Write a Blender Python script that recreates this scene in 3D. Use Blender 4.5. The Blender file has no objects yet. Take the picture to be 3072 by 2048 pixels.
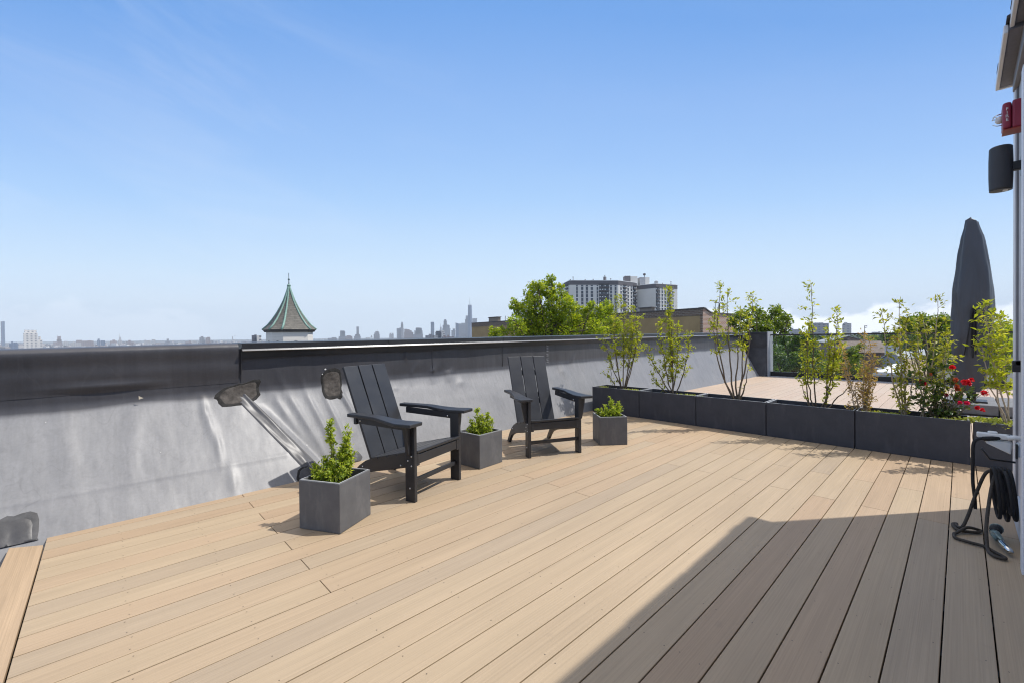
import bpy, bmesh, math, random
import numpy as np
from mathutils import Vector, Matrix, noise

SC = bpy.context.scene
COL = SC.collection
R_ = math.radians

# ------------------------------------------------------------------ camera frame
FPX = 1285.0                      # focal length in pixels of the 3072 wide frame
ROLL, PITCH, YAW = 0.0105, -14 / 1285.0, R_(46.35)
EYE = Vector((0, 0, 1.2))
Fh = Vector((math.cos(YAW), math.sin(YAW), 0))
Rh = Vector((math.sin(YAW), -math.cos(YAW), 0))
Up = Vector((0, 0, 1))
FW = Fh * math.cos(PITCH) + Up * math.sin(PITCH)
UP = Up * math.cos(PITCH) - Fh * math.sin(PITCH)
CR = Rh * math.cos(ROLL) - UP * math.sin(ROLL)
CU = Rh * math.sin(ROLL) + UP * math.cos(ROLL)


def ray(x, y):
    return FW + CR * ((x - 1536) / FPX) + CU * ((1024 - y) / FPX)


def W(x, y, d):
    """point seen at pixel x, y of the photograph, at d metres of forward distance"""
    r = ray(x, y)
    return EYE + r * (d / r.dot(Fh))


def WX(x, y, X):
    r = ray(x, y)
    return EYE + r * (X / r.x)


def WY(x, y, Y):
    r = ray(x, y)
    return EYE + r * (Y / r.y)


def lat(l, d, z=0.0):
    """lateral / forward metres -> world"""
    return Fh * d + Rh * l + Vector((0, 0, z))


# ------------------------------------------------------------------ mesh helpers
class MB:
    def __init__(s):
        s.v = []; s.f = []; s.m = []; s.mi = 0

    def add(s, vs, fs):
        o = len(s.v)
        s.v.extend([tuple(p) for p in vs])
        for f in fs:
            s.f.append([i + o for i in f]); s.m.append(s.mi)
        return s

    def box(s, lo, hi, M=None):
        x0, y0, z0 = lo; x1, y1, z1 = hi
        vs = [Vector(p) for p in ((x0, y0, z0), (x1, y0, z0), (x1, y1, z0), (x0, y1, z0), (x0, y0, z1), (x1, y0, z1), (x1, y1, z1), (x0, y1, z1))]
        if M is not None:
            vs = [M @ p for p in vs]
        return s.add(vs, [(0, 3, 2, 1), (4, 5, 6, 7), (0, 1, 5, 4), (1, 2, 6, 5), (2, 3, 7, 6), (3, 0, 4, 7)])

    def hexa(s, p):
        return s.add(p, [(0, 3, 2, 1), (4, 5, 6, 7), (0, 1, 5, 4), (1, 2, 6, 5), (2, 3, 7, 6), (3, 0, 4, 7)])

    def prism(s, poly, off):
        """poly: list of 3-D points (planar), off: extrusion vector"""
        n = len(poly); off = Vector(off)
        vs = [Vector(p) for p in poly] + [Vector(p) + off for p in poly]
        fs = [tuple(range(n))[::-1], tuple(range(n, 2 * n))]
        fs += [(i, (i + 1) % n, n + (i + 1) % n, n + i) for i in range(n)]
        return s.add(vs, fs)

    def tube(s, pts, rad, n=8, cap=True):
        pts = [Vector(p) for p in pts]
        if not hasattr(rad, '__len__'):
            rad = [rad] * len(pts)
        vs = []; fs = []
        a = None
        for i, p in enumerate(pts):
            t = (pts[min(i + 1, len(pts) - 1)] - pts[max(i - 1, 0)])
            t = t.normalized() if t.length > 1e-9 else Vector((0, 0, 1))
            if a is None:
                a = t.orthogonal().normalized()
            else:
                a = (a - t * a.dot(t))
                a = a.normalized() if a.length > 1e-6 else t.orthogonal().normalized()
            b = t.cross(a)
            for k in range(n):
                w = 2 * math.pi * k / n
                vs.append(p + (a * math.cos(w) + b * math.sin(w)) * rad[i])
        for i in range(len(pts) - 1):
            for k in range(n):
                fs.append((i * n + k, i * n + (k + 1) % n, (i + 1) * n + (k + 1) % n, (i + 1) * n + k))
        if cap:
            fs.append(tuple(range(n))[::-1]); fs.append(tuple(range((len(pts) - 1) * n, len(pts) * n)))
        return s.add(vs, fs)

    def lathe(s, prof, c=(0, 0, 0), n=16, sx=1.0, sy=1.0, M=None, cap=True):
        vs = []; fs = []
        for r, z in prof:
            for k in range(n):
                w = 2 * math.pi * k / n
                p = Vector((r * math.cos(w) * sx, r * math.sin(w) * sy, z))
                if M is not None: p = M @ p
                vs.append(p + Vector(c))
        m = len(prof)
        for i in range(m - 1):
            for k in range(n):
                fs.append((i * n + k, i * n + (k + 1) % n, (i + 1) * n + (k + 1) % n, (i + 1) * n + k))
        if cap:
            fs.append(tuple(range(n))[::-1]); fs.append(tuple(range((m - 1) * n, m * n)))
        return s.add(vs, fs)

    def grid(s, P):
        """P: rows of points"""
        n = len(P); m = len(P[0])
        vs = [p for r in P for p in r]
        fs = [(i * m + j, i * m + j + 1, (i + 1) * m + j + 1, (i + 1) * m + j) for i in range(n - 1) for j in range(m - 1)]
        return s.add(vs, fs)

    def build(s, name, mat, parent=None, smooth=False, bevel=0.0, seg=2, sub=0, recalc=True, loc=None):
        me = bpy.data.meshes.new(name)
        me.from_pydata(s.v, [], s.f)
        mats = mat if isinstance(mat, (list, tuple)) else [mat]
        for m in mats:
            me.materials.append(m)
        if len(mats) > 1:
            me.polygons.foreach_set('material_index', s.m)
        if recalc:
            bm = bmesh.new(); bm.from_mesh(me)
            bmesh.ops.recalc_face_normals(bm, faces=bm.faces[:])
            bm.to_mesh(me); bm.free()
        if smooth:
            me.polygons.foreach_set('use_smooth', [True] * len(me.polygons))
        me.update()
        o = bpy.data.objects.new(name, me)
        COL.objects.link(o)
        if parent is not None:
            o.parent = parent
        if loc is not None:
            o.location = loc
        if bevel:
            b = o.modifiers.new('bevel', 'BEVEL'); b.width = bevel; b.segments = seg; b.limit_method = 'ANGLE'; b.angle_limit = R_(40)
            b.harden_normals = False
        if sub:
            b = o.modifiers.new('sub', 'SUBSURF'); b.levels = sub; b.render_levels = sub
        return o


def tag(o, label=None, cat=None, group=None, kind=None):
    if label: o['label'] = label
    if cat: o['category'] = cat
    if group: o['group'] = group
    if kind: o['kind'] = kind
    return o


def empty(name, loc=(0, 0, 0), rz=0.0, label=None, cat=None, group=None):
    o = bpy.data.objects.new(name, None); COL.objects.link(o)
    o.empty_display_size = 0.1
    o.location = loc; o.rotation_euler = (0, 0, rz)
    return tag(o, label, cat, group)


def copy_tree(o, parent=None):
    c = o.copy(); COL.objects.link(c); c.parent = parent
    for ch in list(o.children):
        copy_tree(ch, c)
    return c


# ------------------------------------------------------------------ materials
class NT:
    def __init__(s, name, world=False):
        s.m = bpy.data.materials.new(name); s.m.use_nodes = True
        s.t = s.m.node_tree; s.t.nodes.clear()
        s.out = s.n('ShaderNodeOutputMaterial')

    def n(s, typ, **kw):
        nd = s.t.nodes.new(typ)
        for k, v in kw.items():
            if k.startswith('i_'):
                key = k[2:]
                key = int(key) if key.isdigit() else key.replace('_', ' ')
                if hasattr(v, 'is_linked') or isinstance(v, bpy.types.NodeSocket):
                    s.t.links.new(v, nd.inputs[key])
                else:
                    nd.inputs[key].default_value = v
            else:
                setattr(nd, k, v)
        return nd

    def l(s, a, b):
        s.t.links.new(a, b)

    def math(s, op, a, b=0.0, c=None, clamp=False):
        kw = dict(operation=op, use_clamp=clamp, i_0=a, i_1=b)
        if c is not None: kw['i_2'] = c
        return s.n('ShaderNodeMath', **kw).outputs[0]

    def mix(s, fac, a, b, blend='MIX'):
        nd = s.t.nodes.new('ShaderNodeMix'); nd.data_type = 'RGBA'; nd.blend_type = blend
        for idx, v in ((0, fac), (6, a), (7, b)):
            if isinstance(v, bpy.types.NodeSocket): s.l(v, nd.inputs[idx])
            else: nd.inputs[idx].default_value = v if idx == 0 else (tuple(v) + (1,))[:4]
        return nd.outputs[2]

    def ramp(s, fac, stops):
        nd = s.n('ShaderNodeValToRGB'); s.l(fac, nd.inputs[0])
        cr = nd.color_ramp
        while len(cr.elements) < len(stops): cr.elements.new(0.5)
        for e, (p, c) in zip(cr.elements, stops):
            e.position = p; e.color = (tuple(c) + (1,))[:4] if hasattr(c, '__len__') else (c, c, c, 1)
        return nd.outputs[0]

    def noise(s, vec, scale, detail=4, rough=0.55, dist=0.0):
        nd = s.n('ShaderNodeTexNoise', i_Scale=scale, i_Detail=detail, i_Roughness=rough, i_Distortion=dist)
        if vec is not None: s.l(vec, nd.inputs['Vector'])
        return nd.outputs[0]

    def coords(s, kind='Object', scale=(1, 1, 1), rot=(0, 0, 0)):
        tc = s.n('ShaderNodeTexCoord')
        mp = s.n('ShaderNodeMapping'); s.l(tc.outputs[kind], mp.inputs[0])
        mp.inputs['Scale'].default_value = scale; mp.inputs['Rotation'].default_value = rot
        return mp.outputs[0]

    def bump(s, h, strength=0.3, dist=0.01, normal=None):
        nd = s.n('ShaderNodeBump', i_Strength=strength, i_Distance=dist)
        s.l(h, nd.inputs['Height'])
        if normal is not None: s.l(normal, nd.inputs['Normal'])
        return nd.outputs[0]

    def finish(s, color, rough=0.6, metal=0.0, normal=None, spec=0.5, coat=0.0, sheen=0.0):
        b = s.n('ShaderNodeBsdfPrincipled')
        for key, v in (('Base Color', color), ('Roughness', rough), ('Metallic', metal), ('Specular IOR Level', spec), ('Coat Weight', coat), ('Sheen Weight', sheen)):
            if isinstance(v, bpy.types.NodeSocket): s.l(v, b.inputs[key])
            else: b.inputs[key].default_value = (tuple(v) + (1,))[:4] if hasattr(v, '__len__') else v
        if normal is not None: s.l(normal, b.inputs['Normal'])
        s.l(b.outputs[0], s.out.inputs[0]); s.bsdf = b
        return s.m


def simple(name, c, rough=0.6, var=0.15, scale=8.0, bump=0.0, bscale=60.0, metal=0.0, spec=0.5, stretch=(1, 1, 1), sheen=0.0):
    t = NT(name); v = t.coords('Object', stretch)
    nz = t.noise(v, scale, 5, 0.6)
    f = t.ramp(nz, [(0.3, 1 - var), (0.7, 1 + var)])
    col = t.mix(1.0, c, f, 'MULTIPLY')
    nm = None
    if bump: nm = t.bump(t.noise(v, bscale, 3), bump, 0.004)
    return t.finish(col, rough, metal, nm, spec, sheen=sheen)


def leafmat(name, c1, c2, c3=None, trans=0.35, rough=0.45):
    t = NT(name)
    g = t.n('ShaderNodeNewGeometry')
    stops = [(0.0, c1), (0.6, c2)] + ([(1.0, c3)] if c3 else [])
    col = t.ramp(g.outputs['Random Per Island'], stops)
    b = t.n('ShaderNodeBsdfPrincipled', i_Roughness=rough); b.inputs['Specular IOR Level'].default_value = 0.4
    t.l(col, b.inputs['Base Color'])
    tr = t.n('ShaderNodeBsdfTranslucent')
    c2_ = t.mix(1.0, col, (1.5, 1.4, 0.5), 'MULTIPLY'); t.l(c2_, tr.inputs[0])
    mx = t.n('ShaderNodeMixShader'); mx.inputs[0].default_value = trans
    t.l(b.outputs[0], mx.inputs[1]); t.l(tr.outputs[0], mx.inputs[2])
    t.l(mx.outputs[0], t.out.inputs[0])
    return t.m


M = {}


def mk_materials():
    # composite decking: long fine grain along X, tone per board
    t = NT('decking'); g = t.n('ShaderNodeNewGeometry')
    v = t.coords('Object', (1.2, 160, 1)); v2 = t.coords('Object', (0.7, 9, 1)); v3 = t.coords('Object', (0.35, 0.5, 1))
    grain = t.noise(v, 1.0, 4, 0.6); streak = t.noise(v2, 1.6, 5, 0.6); big = t.noise(v3, 1.3, 4)
    base = t.ramp(g.outputs['Random Per Island'], [(0.0, (.365, .264, .172)), (0.3, (.402, .296, .195)), (0.5, (.380, .290, .192)), (0.75, (.400, .308, .204)), (1.0, (.350, .274, .192))])
    c = t.mix(1.0, base, t.ramp(streak, [(0.3, 0.93), (0.7, 1.05)]), 'MULTIPLY')
    c = t.mix(1.0, c, t.ramp(grain, [(0.3, 0.90), (0.7, 1.08)]), 'MULTIPLY')
    c = t.mix(1.0, c, t.ramp(big, [(0.3, 0.92), (0.7, 1.06)]), 'MULTIPLY')
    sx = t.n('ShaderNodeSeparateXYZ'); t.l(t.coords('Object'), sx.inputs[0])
    c = t.mix(t.n('ShaderNodeMapRange', i_0=sx.outputs[0], i_1=5.6, i_2=7.0).outputs[0], c, t.mix(.42, c, (.49, .40, .34)))  # far boards paler: grazing sheen painted into the colour
    spots = t.noise(t.coords('Object'), 9.0, 2); c = t.mix(t.ramp(spots, [(0.70, 0.0), (0.80, 0.25)]), c, (.22, .17, .13))
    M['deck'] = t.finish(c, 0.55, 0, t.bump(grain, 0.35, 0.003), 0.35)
    t = NT('decking_across'); v = t.coords('Object', (160, 1.2, 1)); v2 = t.coords('Object', (9, .7, 1))
    grain = t.noise(v, 1.0, 4, 0.6); streak = t.noise(v2, 1.6, 5, 0.6)
    c = t.mix(1.0, (.40, .290, .186), t.ramp(streak, [(0.3, 0.85), (0.7, 1.12)]), 'MULTIPLY')
    c = t.mix(1.0, c, t.ramp(grain, [(0.3, 0.88), (0.7, 1.1)]), 'MULTIPLY')
    M['deck_x'] = t.finish(c, 0.55, 0, t.bump(grain, 0.35, 0.003), 0.35)
    M['screw'] = simple('screw_head', (.13, .10, .07), 0.5, 0.2, 30)
    # roofing membrane: black rubber, paler grey on the sloping foot (by a point attribute)
    t = NT('roof_membrane')
    at = t.n('ShaderNodeAttribute', attribute_name='grey_mix')
    v = t.coords('Object'); vs = t.coords('Object', (7, .8, .8)); vv = t.coords('Object', (1, 1, .25))
    n1 = t.noise(v, 2.2, 6, 0.65); n2 = t.noise(vs, 2.0, 5, 0.6); n3 = t.noise(v, 60, 3, 0.6); n4 = t.noise(vv, 14, 4, 0.7, 1.5)
    grey_mix = t.math('ADD', at.outputs['Fac'], t.math('MULTIPLY', t.math('SUBTRACT', n2, 0.5), 0.35), clamp=True)
    grey_mix = t.math('MULTIPLY', grey_mix, t.ramp(at.outputs['Fac'], [(0.0, 0.0), (0.25, 1.0)]))
    grey = t.mix(t.ramp(n1, [(0.25, 0.0), (0.75, 1.0)]), (.188, .190, .197), (.245, .246, .253))
    grey = t.mix(t.ramp(n4, [(0.33, 0.25), (0.5, 0.0)]), grey, (.13, .13, .137))
    # thin scuffs
    w1 = t.n('ShaderNodeTexNoise', i_Scale=3.2, i_Detail=2.0, i_Distortion=2.5); t.l(t.coords('Object', (1.3, 1, .5), (0, .5, .4)), w1.inputs['Vector'])
    sc = t.math('ABSOLUTE', t.math('SUBTRACT', w1.outputs[0], 0.5))
    grey = t.mix(t.ramp(sc, [(0.0, 0.16), (0.004, 0.0)]), grey, (.09, .09, .095))
    fine = t.noise(t.coords('Object', (46, 8, 2.2)), 1.0, 4, .6)
    dark = t.mix(t.ramp(t.math('ADD', t.math('MULTIPLY', n1, .75), t.math('MULTIPLY', n2, .25)), [(0.3, 0.0), (0.7, 1.0)]), (.044, .044, .050), (.062, .062, .070))
    c = t.mix(grey_mix, dark, grey)
    c = t.mix(1.0, c, t.ramp(n3, [(0.3, 0.95), (0.7, 1.05)]), 'MULTIPLY')
    c = t.mix(1.0, c, t.ramp(fine, [(0.3, 0.93), (0.7, 1.06)]), 'MULTIPLY')
    w2 = t.n('ShaderNodeTexNoise', i_Scale=1.7, i_Detail=1.0, i_Distortion=1.2); t.l(t.coords('Object', (2.0, 1, .35), (.3, -.5, .9)), w2.inputs['Vector'])
    c = t.mix(t.ramp(t.math('ABSOLUTE', t.math('SUBTRACT', w2.outputs[0], 0.53)), [(0.0, 0.22), (0.003, 0.0)]), c, (.09, .09, .095))
    M['membrane'] = t.finish(c, t.ramp(n1, [(0.3, 0.38), (0.7, 0.52)]), 0, t.bump(t.noise(t.coords('Object', (1.9, 1, .7)), 3.4, 2, .4), 0.30, 0.03, t.bump(n3, 0.08, 0.002)), 0.5)
    M['rubber_dark'] = simple('rubber_dark', (.05, .05, .054), 0.45, 0.3, 6, 0.3, 30)
    M['patch'] = simple('patch_rubber', (.075, .067, .060), 0.8, 0.45, 25, 0.9, 40, 0, .2)
    M['patch_grey'] = simple('patch_rubber_grey', (.075, .075, .078), 0.65, 0.35, 12, 0.5, 20, 0, .3)
    M['mastic'] = simple('mastic', (.026, .025, .024), 0.75, 0.35, 20, 0.9, 30, 0, .2)
    M['strip'] = simple('strip_rubber', (.085, .085, .09), 0.40, 0.2, 9, 0.3, 12, 0, .45)
    M['coping'] = simple('coping_metal', (.022, .023, .026), 0.38, 0.15, 5, 0.05, 30, 0.0, 0.5)
    M['lip'] = simple('coping_lip', (.55, .56, .58), 0.28, 0.05, 5, 0, 30, 0.9)
    M['white_chip'] = simple('white_chip', (.75, .75, .73), 0.6)
    M['tan_chip'] = simple('tan_chip', (.62, .55, .42), 0.7)
    M['edge_grey'] = simple('flashing_grey', (.33, .34, .36), 0.45, 0.12, 4)
    # outdoor plastic lumber, near-black
    t = NT('black_lumber'); v = t.coords('Object'); nz = t.noise(v, 160, 2); n2 = t.noise(v, 5, 4)
    c = t.mix(t.ramp(n2, [(0.3, 0.0), (0.7, 1.0)]), (.020, .021, .025), (.030, .032, .037))
    M['lumber'] = t.finish(c, t.ramp(n2, [(0.3, 0.36), (0.7, 0.48)]), 0, t.bump(nz, 0.22, 0.001), 0.5)
    M['bolt'] = simple('bolt_steel', (.8, .8, .8), 0.3, 0.05, 5, metal=0.8)
    t = NT('planter_cement'); v = t.coords('Object'); n1 = t.noise(v, 7, 6, 0.7); n2 = t.noise(v, 140, 2); n3 = t.noise(t.coords('Object', (1, 1, .3)), 16, 4)
    c = t.mix(t.ramp(n1, [(0.3, 0.0), (0.72, 1.0)]), (.098, .100, .107), (.135, .137, .143))
    c = t.mix(t.ramp(n3, [(0.54, 0.0), (0.74, 0.5)]), c, (.19, .19, .195))
    M['cement'] = t.finish(c, 0.62, 0, t.bump(n2, 0.25, 0.001), 0.4)
    t = NT('trough_cement'); v = t.coords('Object'); n1 = t.noise(v, 5, 6, 0.7); n2 = t.noise(v, 140, 2); n3 = t.noise(t.coords('Object', (1, 1, .22)), 11, 4)
    c = t.mix(t.ramp(n1, [(0.3, 0.0), (0.72, 1.0)]), (.036, .040, .052), (.052, .056, .070))
    c = t.mix(t.ramp(n3, [(0.55, 0.0), (0.76, 0.38)]), c, (.11, .11, .12))
    M['trough'] = t.finish(c, 0.6, 0, t.bump(n2, 0.25, 0.001), 0.4)
    M['cement_rim'] = simple('planter_rim', (.36, .37, .385), 0.55, 0.2, 12)
    M['soil'] = simple('soil', (.035, .026, .018), 0.95, 0.4, 30, 0.9, 60)
    M['boxleaf'] = leafmat('box_leaf', (.17, .26, .035), (.36, .46, .06), (.58, .62, .12), 0.45)
    M['boxleaf_dry'] = leafmat('box_leaf_orange', (.16, .16, .03), (.25, .22, .05), (.35, .22, .06), 0.3)
    M['sapleaf'] = leafmat('sapling_leaf', (.22, .28, .028), (.34, .39, .040), (.48, .48, .06), 0.5)
    M['sapleaf_dark'] = leafmat('sapling_leaf_dark', (.16, .19, .026), (.28, .31, .036), (.42, .41, .055), 0.48)
    M['roseleaf'] = leafmat('rose_leaf', (.025, .055, .012), (.05, .09, .018), (.14, .17, .04), 0.25, 0.3)
    M['dryleaf'] = leafmat('dry_leaf', (.34, .22, .10), (.45, .31, .15), (.34, .32, .10), 0.35, 0.7)
    M['sedum'] = leafmat('sedum_leaf', (.30, .33, .06), (.42, .45, .10), (.25, .33, .08), 0.3)
    M['petal'] = leafmat('rose_petal', (.55, .012, .03), (.68, .02, .07), (.60, .03, .02), 0.3)
    M['petal_pink'] = leafmat('rose_petal_magenta', (.55, .01, .12), (.65, .02, .14), (.6, .02, .06), 0.3)
    M['petal_dark'] = leafmat('rose_petal_dark', (.14, .01, .02), (.2, .012, .03), (.28, .02, .03), 0.2)
    M['petal_old'] = leafmat('rose_petal_faded', (.35, .04, .03), (.45, .07, .04), (.40, .15, .06), 0.3)
    M['stem'] = simple('stem_bark', (.13, .10, .07), 0.8, 0.3, 40)
    M['stem_pale'] = simple('stem_pale', (.36, .30, .22), 0.8, 0.25, 40)
    M['bark'] = simple('tree_bark', (.10, .075, .055), 0.9, 0.3, 10, 0.8, 15)
    M['maple'] = leafmat('maple_leaf', (.16, .25, .022), (.29, .38, .032), (.48, .50, .06), 0.52)
    M['greentree'] = leafmat('green_leaf', (.09, .155, .025), (.165, .24, .038), (.29, .34, .055), 0.45)
    M['darktree'] = leafmat('dark_leaf', (.045, .095, .03), (.08, .145, .038), (.15, .22, .055), 0.36)
    M['farleaf'] = leafmat('far_leaf', (.03, .06, .02), (.05, .085, .025), (.08, .12, .035), 0.2)
    M['redleaf'] = leafmat('orange_leaf', (.22, .08, .02), (.30, .11, .03), (.30, .15, .04), 0.3)
    # covers, metals
    t = NT('cover_cloth'); v = t.coords('Object'); n1 = t.noise(t.coords('Object', (1, 1, .22)), 6, 2, 0.4, .3); n2 = t.noise(v, 220, 2)
    c = t.mix(t.ramp(n1, [(0.3, 0.0), (0.7, 1.0)]), (.042, .045, .055), (.054, .058, .070))
    M['cover'] = t.finish(c, 0.42, 0, t.bump(n1, 1.0, 0.06, t.bump(n2, 0.15, 0.001)), 0.5)
    M['black_metal'] = simple('black_metal', (.012, .012, .014), 0.4, 0.1)
    M['black_cloth'] = simple('black_cloth', (.01, .01, .011), 0.8)
    M['slab'] = simple('concrete_slab', (.13, .132, .136), 0.7, 0.15, 10, 0.4, 80)
    t = NT('siding'); v = t.coords('Object', (1, 1, .2)); n1 = t.noise(v, 5, 4)
    M['siding'] = t.finish(t.mix(t.ramp(n1, [(0.3, 0.0), (0.7, 1.0)]), (.42, .43, .46), (.50, .51, .54)), 0.5, 0, None, 0.4)
    M['trim'] = simple('white_trim', (.72, .73, .75), 0.45, 0.05, 4)
    M['trim_grey'] = simple('grey_trim', (.20, .20, .215), 0.5, 0.08, 4)
    M['soffit'] = simple('soffit_paint', (.17, .18, .225), 0.7, 0.08, 30, 0.2, 120)
    M['shingle_dark'] = simple('dark_shingle', (.06, .06, .065), 0.9, 0.3, 20, 0.8, 60)
    M['red_plastic'] = simple('red_plastic', (.27, .02, .045), 0.4, 0.06)
    M['red_low'] = simple('red_orange_plastic', (.34, .04, .025), 0.4, 0.06)
    M['clear_lamp'] = simple('strobe_lens', (.72, .73, .74), 0.15, 0.05)
    M['speaker'] = simple('speaker_mesh', (.045, .046, .052), 0.6, 0.3, 220, 0.5, 300)
    M['hose'] = simple('hose_cloth', (.013, .013, .015), 0.7, 0.3, 150, 0.6, 300)
    M['hose_dirty'] = simple('hose_dusty', (.045, .036, .028), 0.7, 0.3, 80, 0.6, 300)
    M['nozzle'] = simple('nozzle_metal', (.20, .27, .26), 0.3, 0.2, 30, metal=0.3)
    M['chrome'] = simple('chrome', (.7, .7, .68), 0.18, 0.1, metal=1.0)
    M['plastic_white'] = simple('white_plastic', (.72, .72, .70), 0.4, 0.06)
    M['plastic_blue'] = simple('pale_blue_plastic', (.50, .56, .64), 0.4, 0.06)
    # rail glass
    t = NT('rail_glass')
    tr = t.n('ShaderNodeBsdfTransparent'); tr.inputs[0].default_value = (.955, .972, .965, 1)
    gl = t.n('ShaderNodeBsdfGlossy', i_Roughness=0.02)
    fr = t.n('ShaderNodeFresnel', i_IOR=1.3)
    mx = t.n('ShaderNodeMixShader'); t.l(fr.outputs[0], mx.inputs[0]); t.l(tr.outputs[0], mx.inputs[1]); t.l(gl.outputs[0], mx.inputs[2])
    t.l(mx.outputs[0], t.out.inputs[0]); M['glass'] = t.m
    # background
    M['stucco'] = simple('ochre_stucco', (.31, .225, .115), 0.85, 0.12, 0.8, 0.3, 6)
    t = NT('old_brick'); br = t.n('ShaderNodeTexBrick', i_Scale=1.0)
    t.l(t.coords('UV'), br.inputs['Vector'])
    br.inputs['Color1'].default_value = (.16, .115, .085, 1); br.inputs['Color2'].default_value = (.10, .075, .06, 1); br.inputs['Mortar'].default_value = (.22, .19, .16, 1)
    br.inputs['Brick Width'].default_value = .42; br.inputs['Row Height'].default_value = .16; br.inputs['Mortar Size'].default_value = .03
    M['brick_dark'] = t.finish(br.outputs[0], 0.9)
    t = NT('red_brick'); br = t.n('ShaderNodeTexBrick', i_Scale=1.0)
    t.l(t.coords('UV'), br.inputs['Vector'])
    br.inputs['Color1'].default_value = (.34, .15, .10, 1); br.inputs['Color2'].default_value = (.28, .12, .08, 1); br.inputs['Mortar'].default_value = (.50, .42, .34, 1)
    br.inputs['Brick Width'].default_value = .34; br.inputs['Row Height'].default_value = .12; br.inputs['Mortar Size'].default_value = .03
    M['brick_red'] = t.finish(br.outputs[0], 0.9)
    M['tile_dark'] = simple('dark_tile', (.09, .085, .085), 0.8, 0.2, 3)
    M['slate'] = simple('slate', (.145, .135, .12), 0.8, 0.3, 1.5)
    t = NT('slate_courses'); v = t.coords('Object', (3, 3, 1)); zc = t.coords('Object')
    sep = t.n('ShaderNodeSeparateXYZ'); t.l(zc, sep.inputs[0])
    fr_ = t.math('FRACT', t.math('MULTIPLY', sep.outputs[2], 5.2)); row = t.math('FLOOR', t.math('MULTIPLY', sep.outputs[2], 5.2))
    cmb = t.n('ShaderNodeCombineXYZ'); t.l(row, cmb.inputs[2]); t.l(t.math('MULTIPLY', sep.outputs[0], 1.0), cmb.inputs[0]); t.l(sep.outputs[1], cmb.inputs[1])
    nz = t.noise(cmb.outputs[0], 3.1, 3)
    c = t.mix(t.ramp(nz, [(0.3, 0.0), (0.7, 1.0)]), (.085, .082, .072), (.16, .15, .13))
    c = t.mix(t.ramp(fr_, [(0.0, 0.85), (0.22, 0.0)]), c, (.05, .046, .042))
    M['slate'] = t.finish(c, 0.8)
    M['copper'] = simple('copper_patina', (.20, .32, .27), 0.7, 0.2, 5)
    M['finial'] = simple('finial_metal', (.10, .15, .16), 0.5, 0.2, 8)
    t = NT('clapboard'); sep = t.n('ShaderNodeSeparateXYZ'); t.l(t.coords('Object'), sep.inputs[0])
    fr_ = t.math('FRACT', t.math('MULTIPLY', sep.outputs[2], 3.6))
    M['clapboard'] = t.finish(t.mix(t.ramp(fr_, [(0.0, 0.6), (0.14, 0.0)]), (.66, .63, .58), (.36, .34, .32)), 0.7)
    M['louver'] = simple('louver_dark', (.05, .045, .04), 0.8)
    M['apt_white'] = simple('white_concrete', (.60, .59, .56), 0.8, 0.06, .15)
    M['apt_dark'] = simple('dark_brick_band', (.12, .115, .125), 0.85, 0.08, .2)
    M['apt_glass'] = simple('dark_window', (.06, .07, .09), 0.25, 0.4, .5)
    M['balcony'] = simple('balcony_dark', (.09, .085, .09), 0.7, 0.2, .5)
    M['sill_white'] = simple('white_sill', (.78, .78, .76), 0.6)
    M['roof_white'] = simple('white_roof', (.74, .74, .75), 0.7, 0.06, .3)
    M['roof_grey'] = simple('grey_roof', (.30, .31, .33), 0.7, 0.1, .5)
    M['shingle_brown'] = simple('brown_shingle', (.19, .15, .13), 0.9, 0.25, 1.2, 0.4, 4)
    t = NT('tan_shingle'); sep = t.n('ShaderNodeSeparateXYZ'); t.l(t.coords('Object'), sep.inputs[0])
    fr_ = t.math('FRACT', t.math('MULTIPLY', sep.outputs[2], 2.2))
    M['shingle_tan'] = t.finish(t.mix(t.ramp(fr_, [(0.0, 0.7), (0.3, 0.0)]), (.33, .25, .17), (.16, .12, .09)), 0.9)
    M['house_grey'] = simple('house_grey', (.24, .26, .30), 0.7, 0.08, .5)
    M['house_white'] = simple('house_white', (.62, .63, .65), 0.7, 0.06, .5)
    M['house_brown'] = simple('house_brown', (.22, .17, .15), 0.8, 0.12, .8)
    M['asphalt'] = simple('ground_asphalt', (.085, .088, .085), 0.9, 0.35, .02)
    # far towers: window grid by height and along the wall
    def tower(name, wall, win, fx, fz, wx=.45, wz=.45):
        t = NT(name); sep = t.n('ShaderNodeSeparateXYZ'); t.l(t.coords('Object'), sep.inputs[0])
        a = t.math('FRACT', t.math('MULTIPLY', sep.outputs[2], fz)); h = t.math('FRACT', t.math('MULTIPLY', t.math('ADD', sep.outputs[0], sep.outputs[1]), fx))
        f = t.math('MULTIPLY', t.math('LESS_THAN', a, wz), t.math('LESS_THAN', h, wx))
        return t.finish(t.mix(f, wall, win), 0.6)
    M['t_grey'] = tower('tower_grey', (.24, .24, .26), (.10, .11, .14), .08, .12)
    M['t_blue'] = tower('tower_blue_glass', (.12, .16, .24), (.06, .09, .16), .05, .12, .8, .8)
    M['t_pale'] = tower('tower_pale', (.42, .41, .40), (.22, .22, .25), .08, .12)
    M['t_brick'] = tower('tower_brick', (.27, .21, .20), (.12, .11, .13), .09, .14)
    M['t_white'] = tower('tower_white', (.60, .58, .55), (.16, .17, .20), .09, .14)
    M['t_dark'] = tower('tower_dark', (.08, .085, .11), (.045, .05, .07), .07, .1)
    M['t_bare'] = simple('tower_bare', (.34, .33, .34), 0.8, 0.25, .05)
    t = NT('low_city'); g = t.n('ShaderNodeNewGeometry')
    M['low_city'] = t.finish(t.ramp(g.outputs['Random Per Island'], [(0, (.16, .14, .14)), (.35, (.30, .24, .22)), (.7, (.40, .38, .37)), (1, (.62, .61, .60))]), 0.8)


mk_materials()

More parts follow.
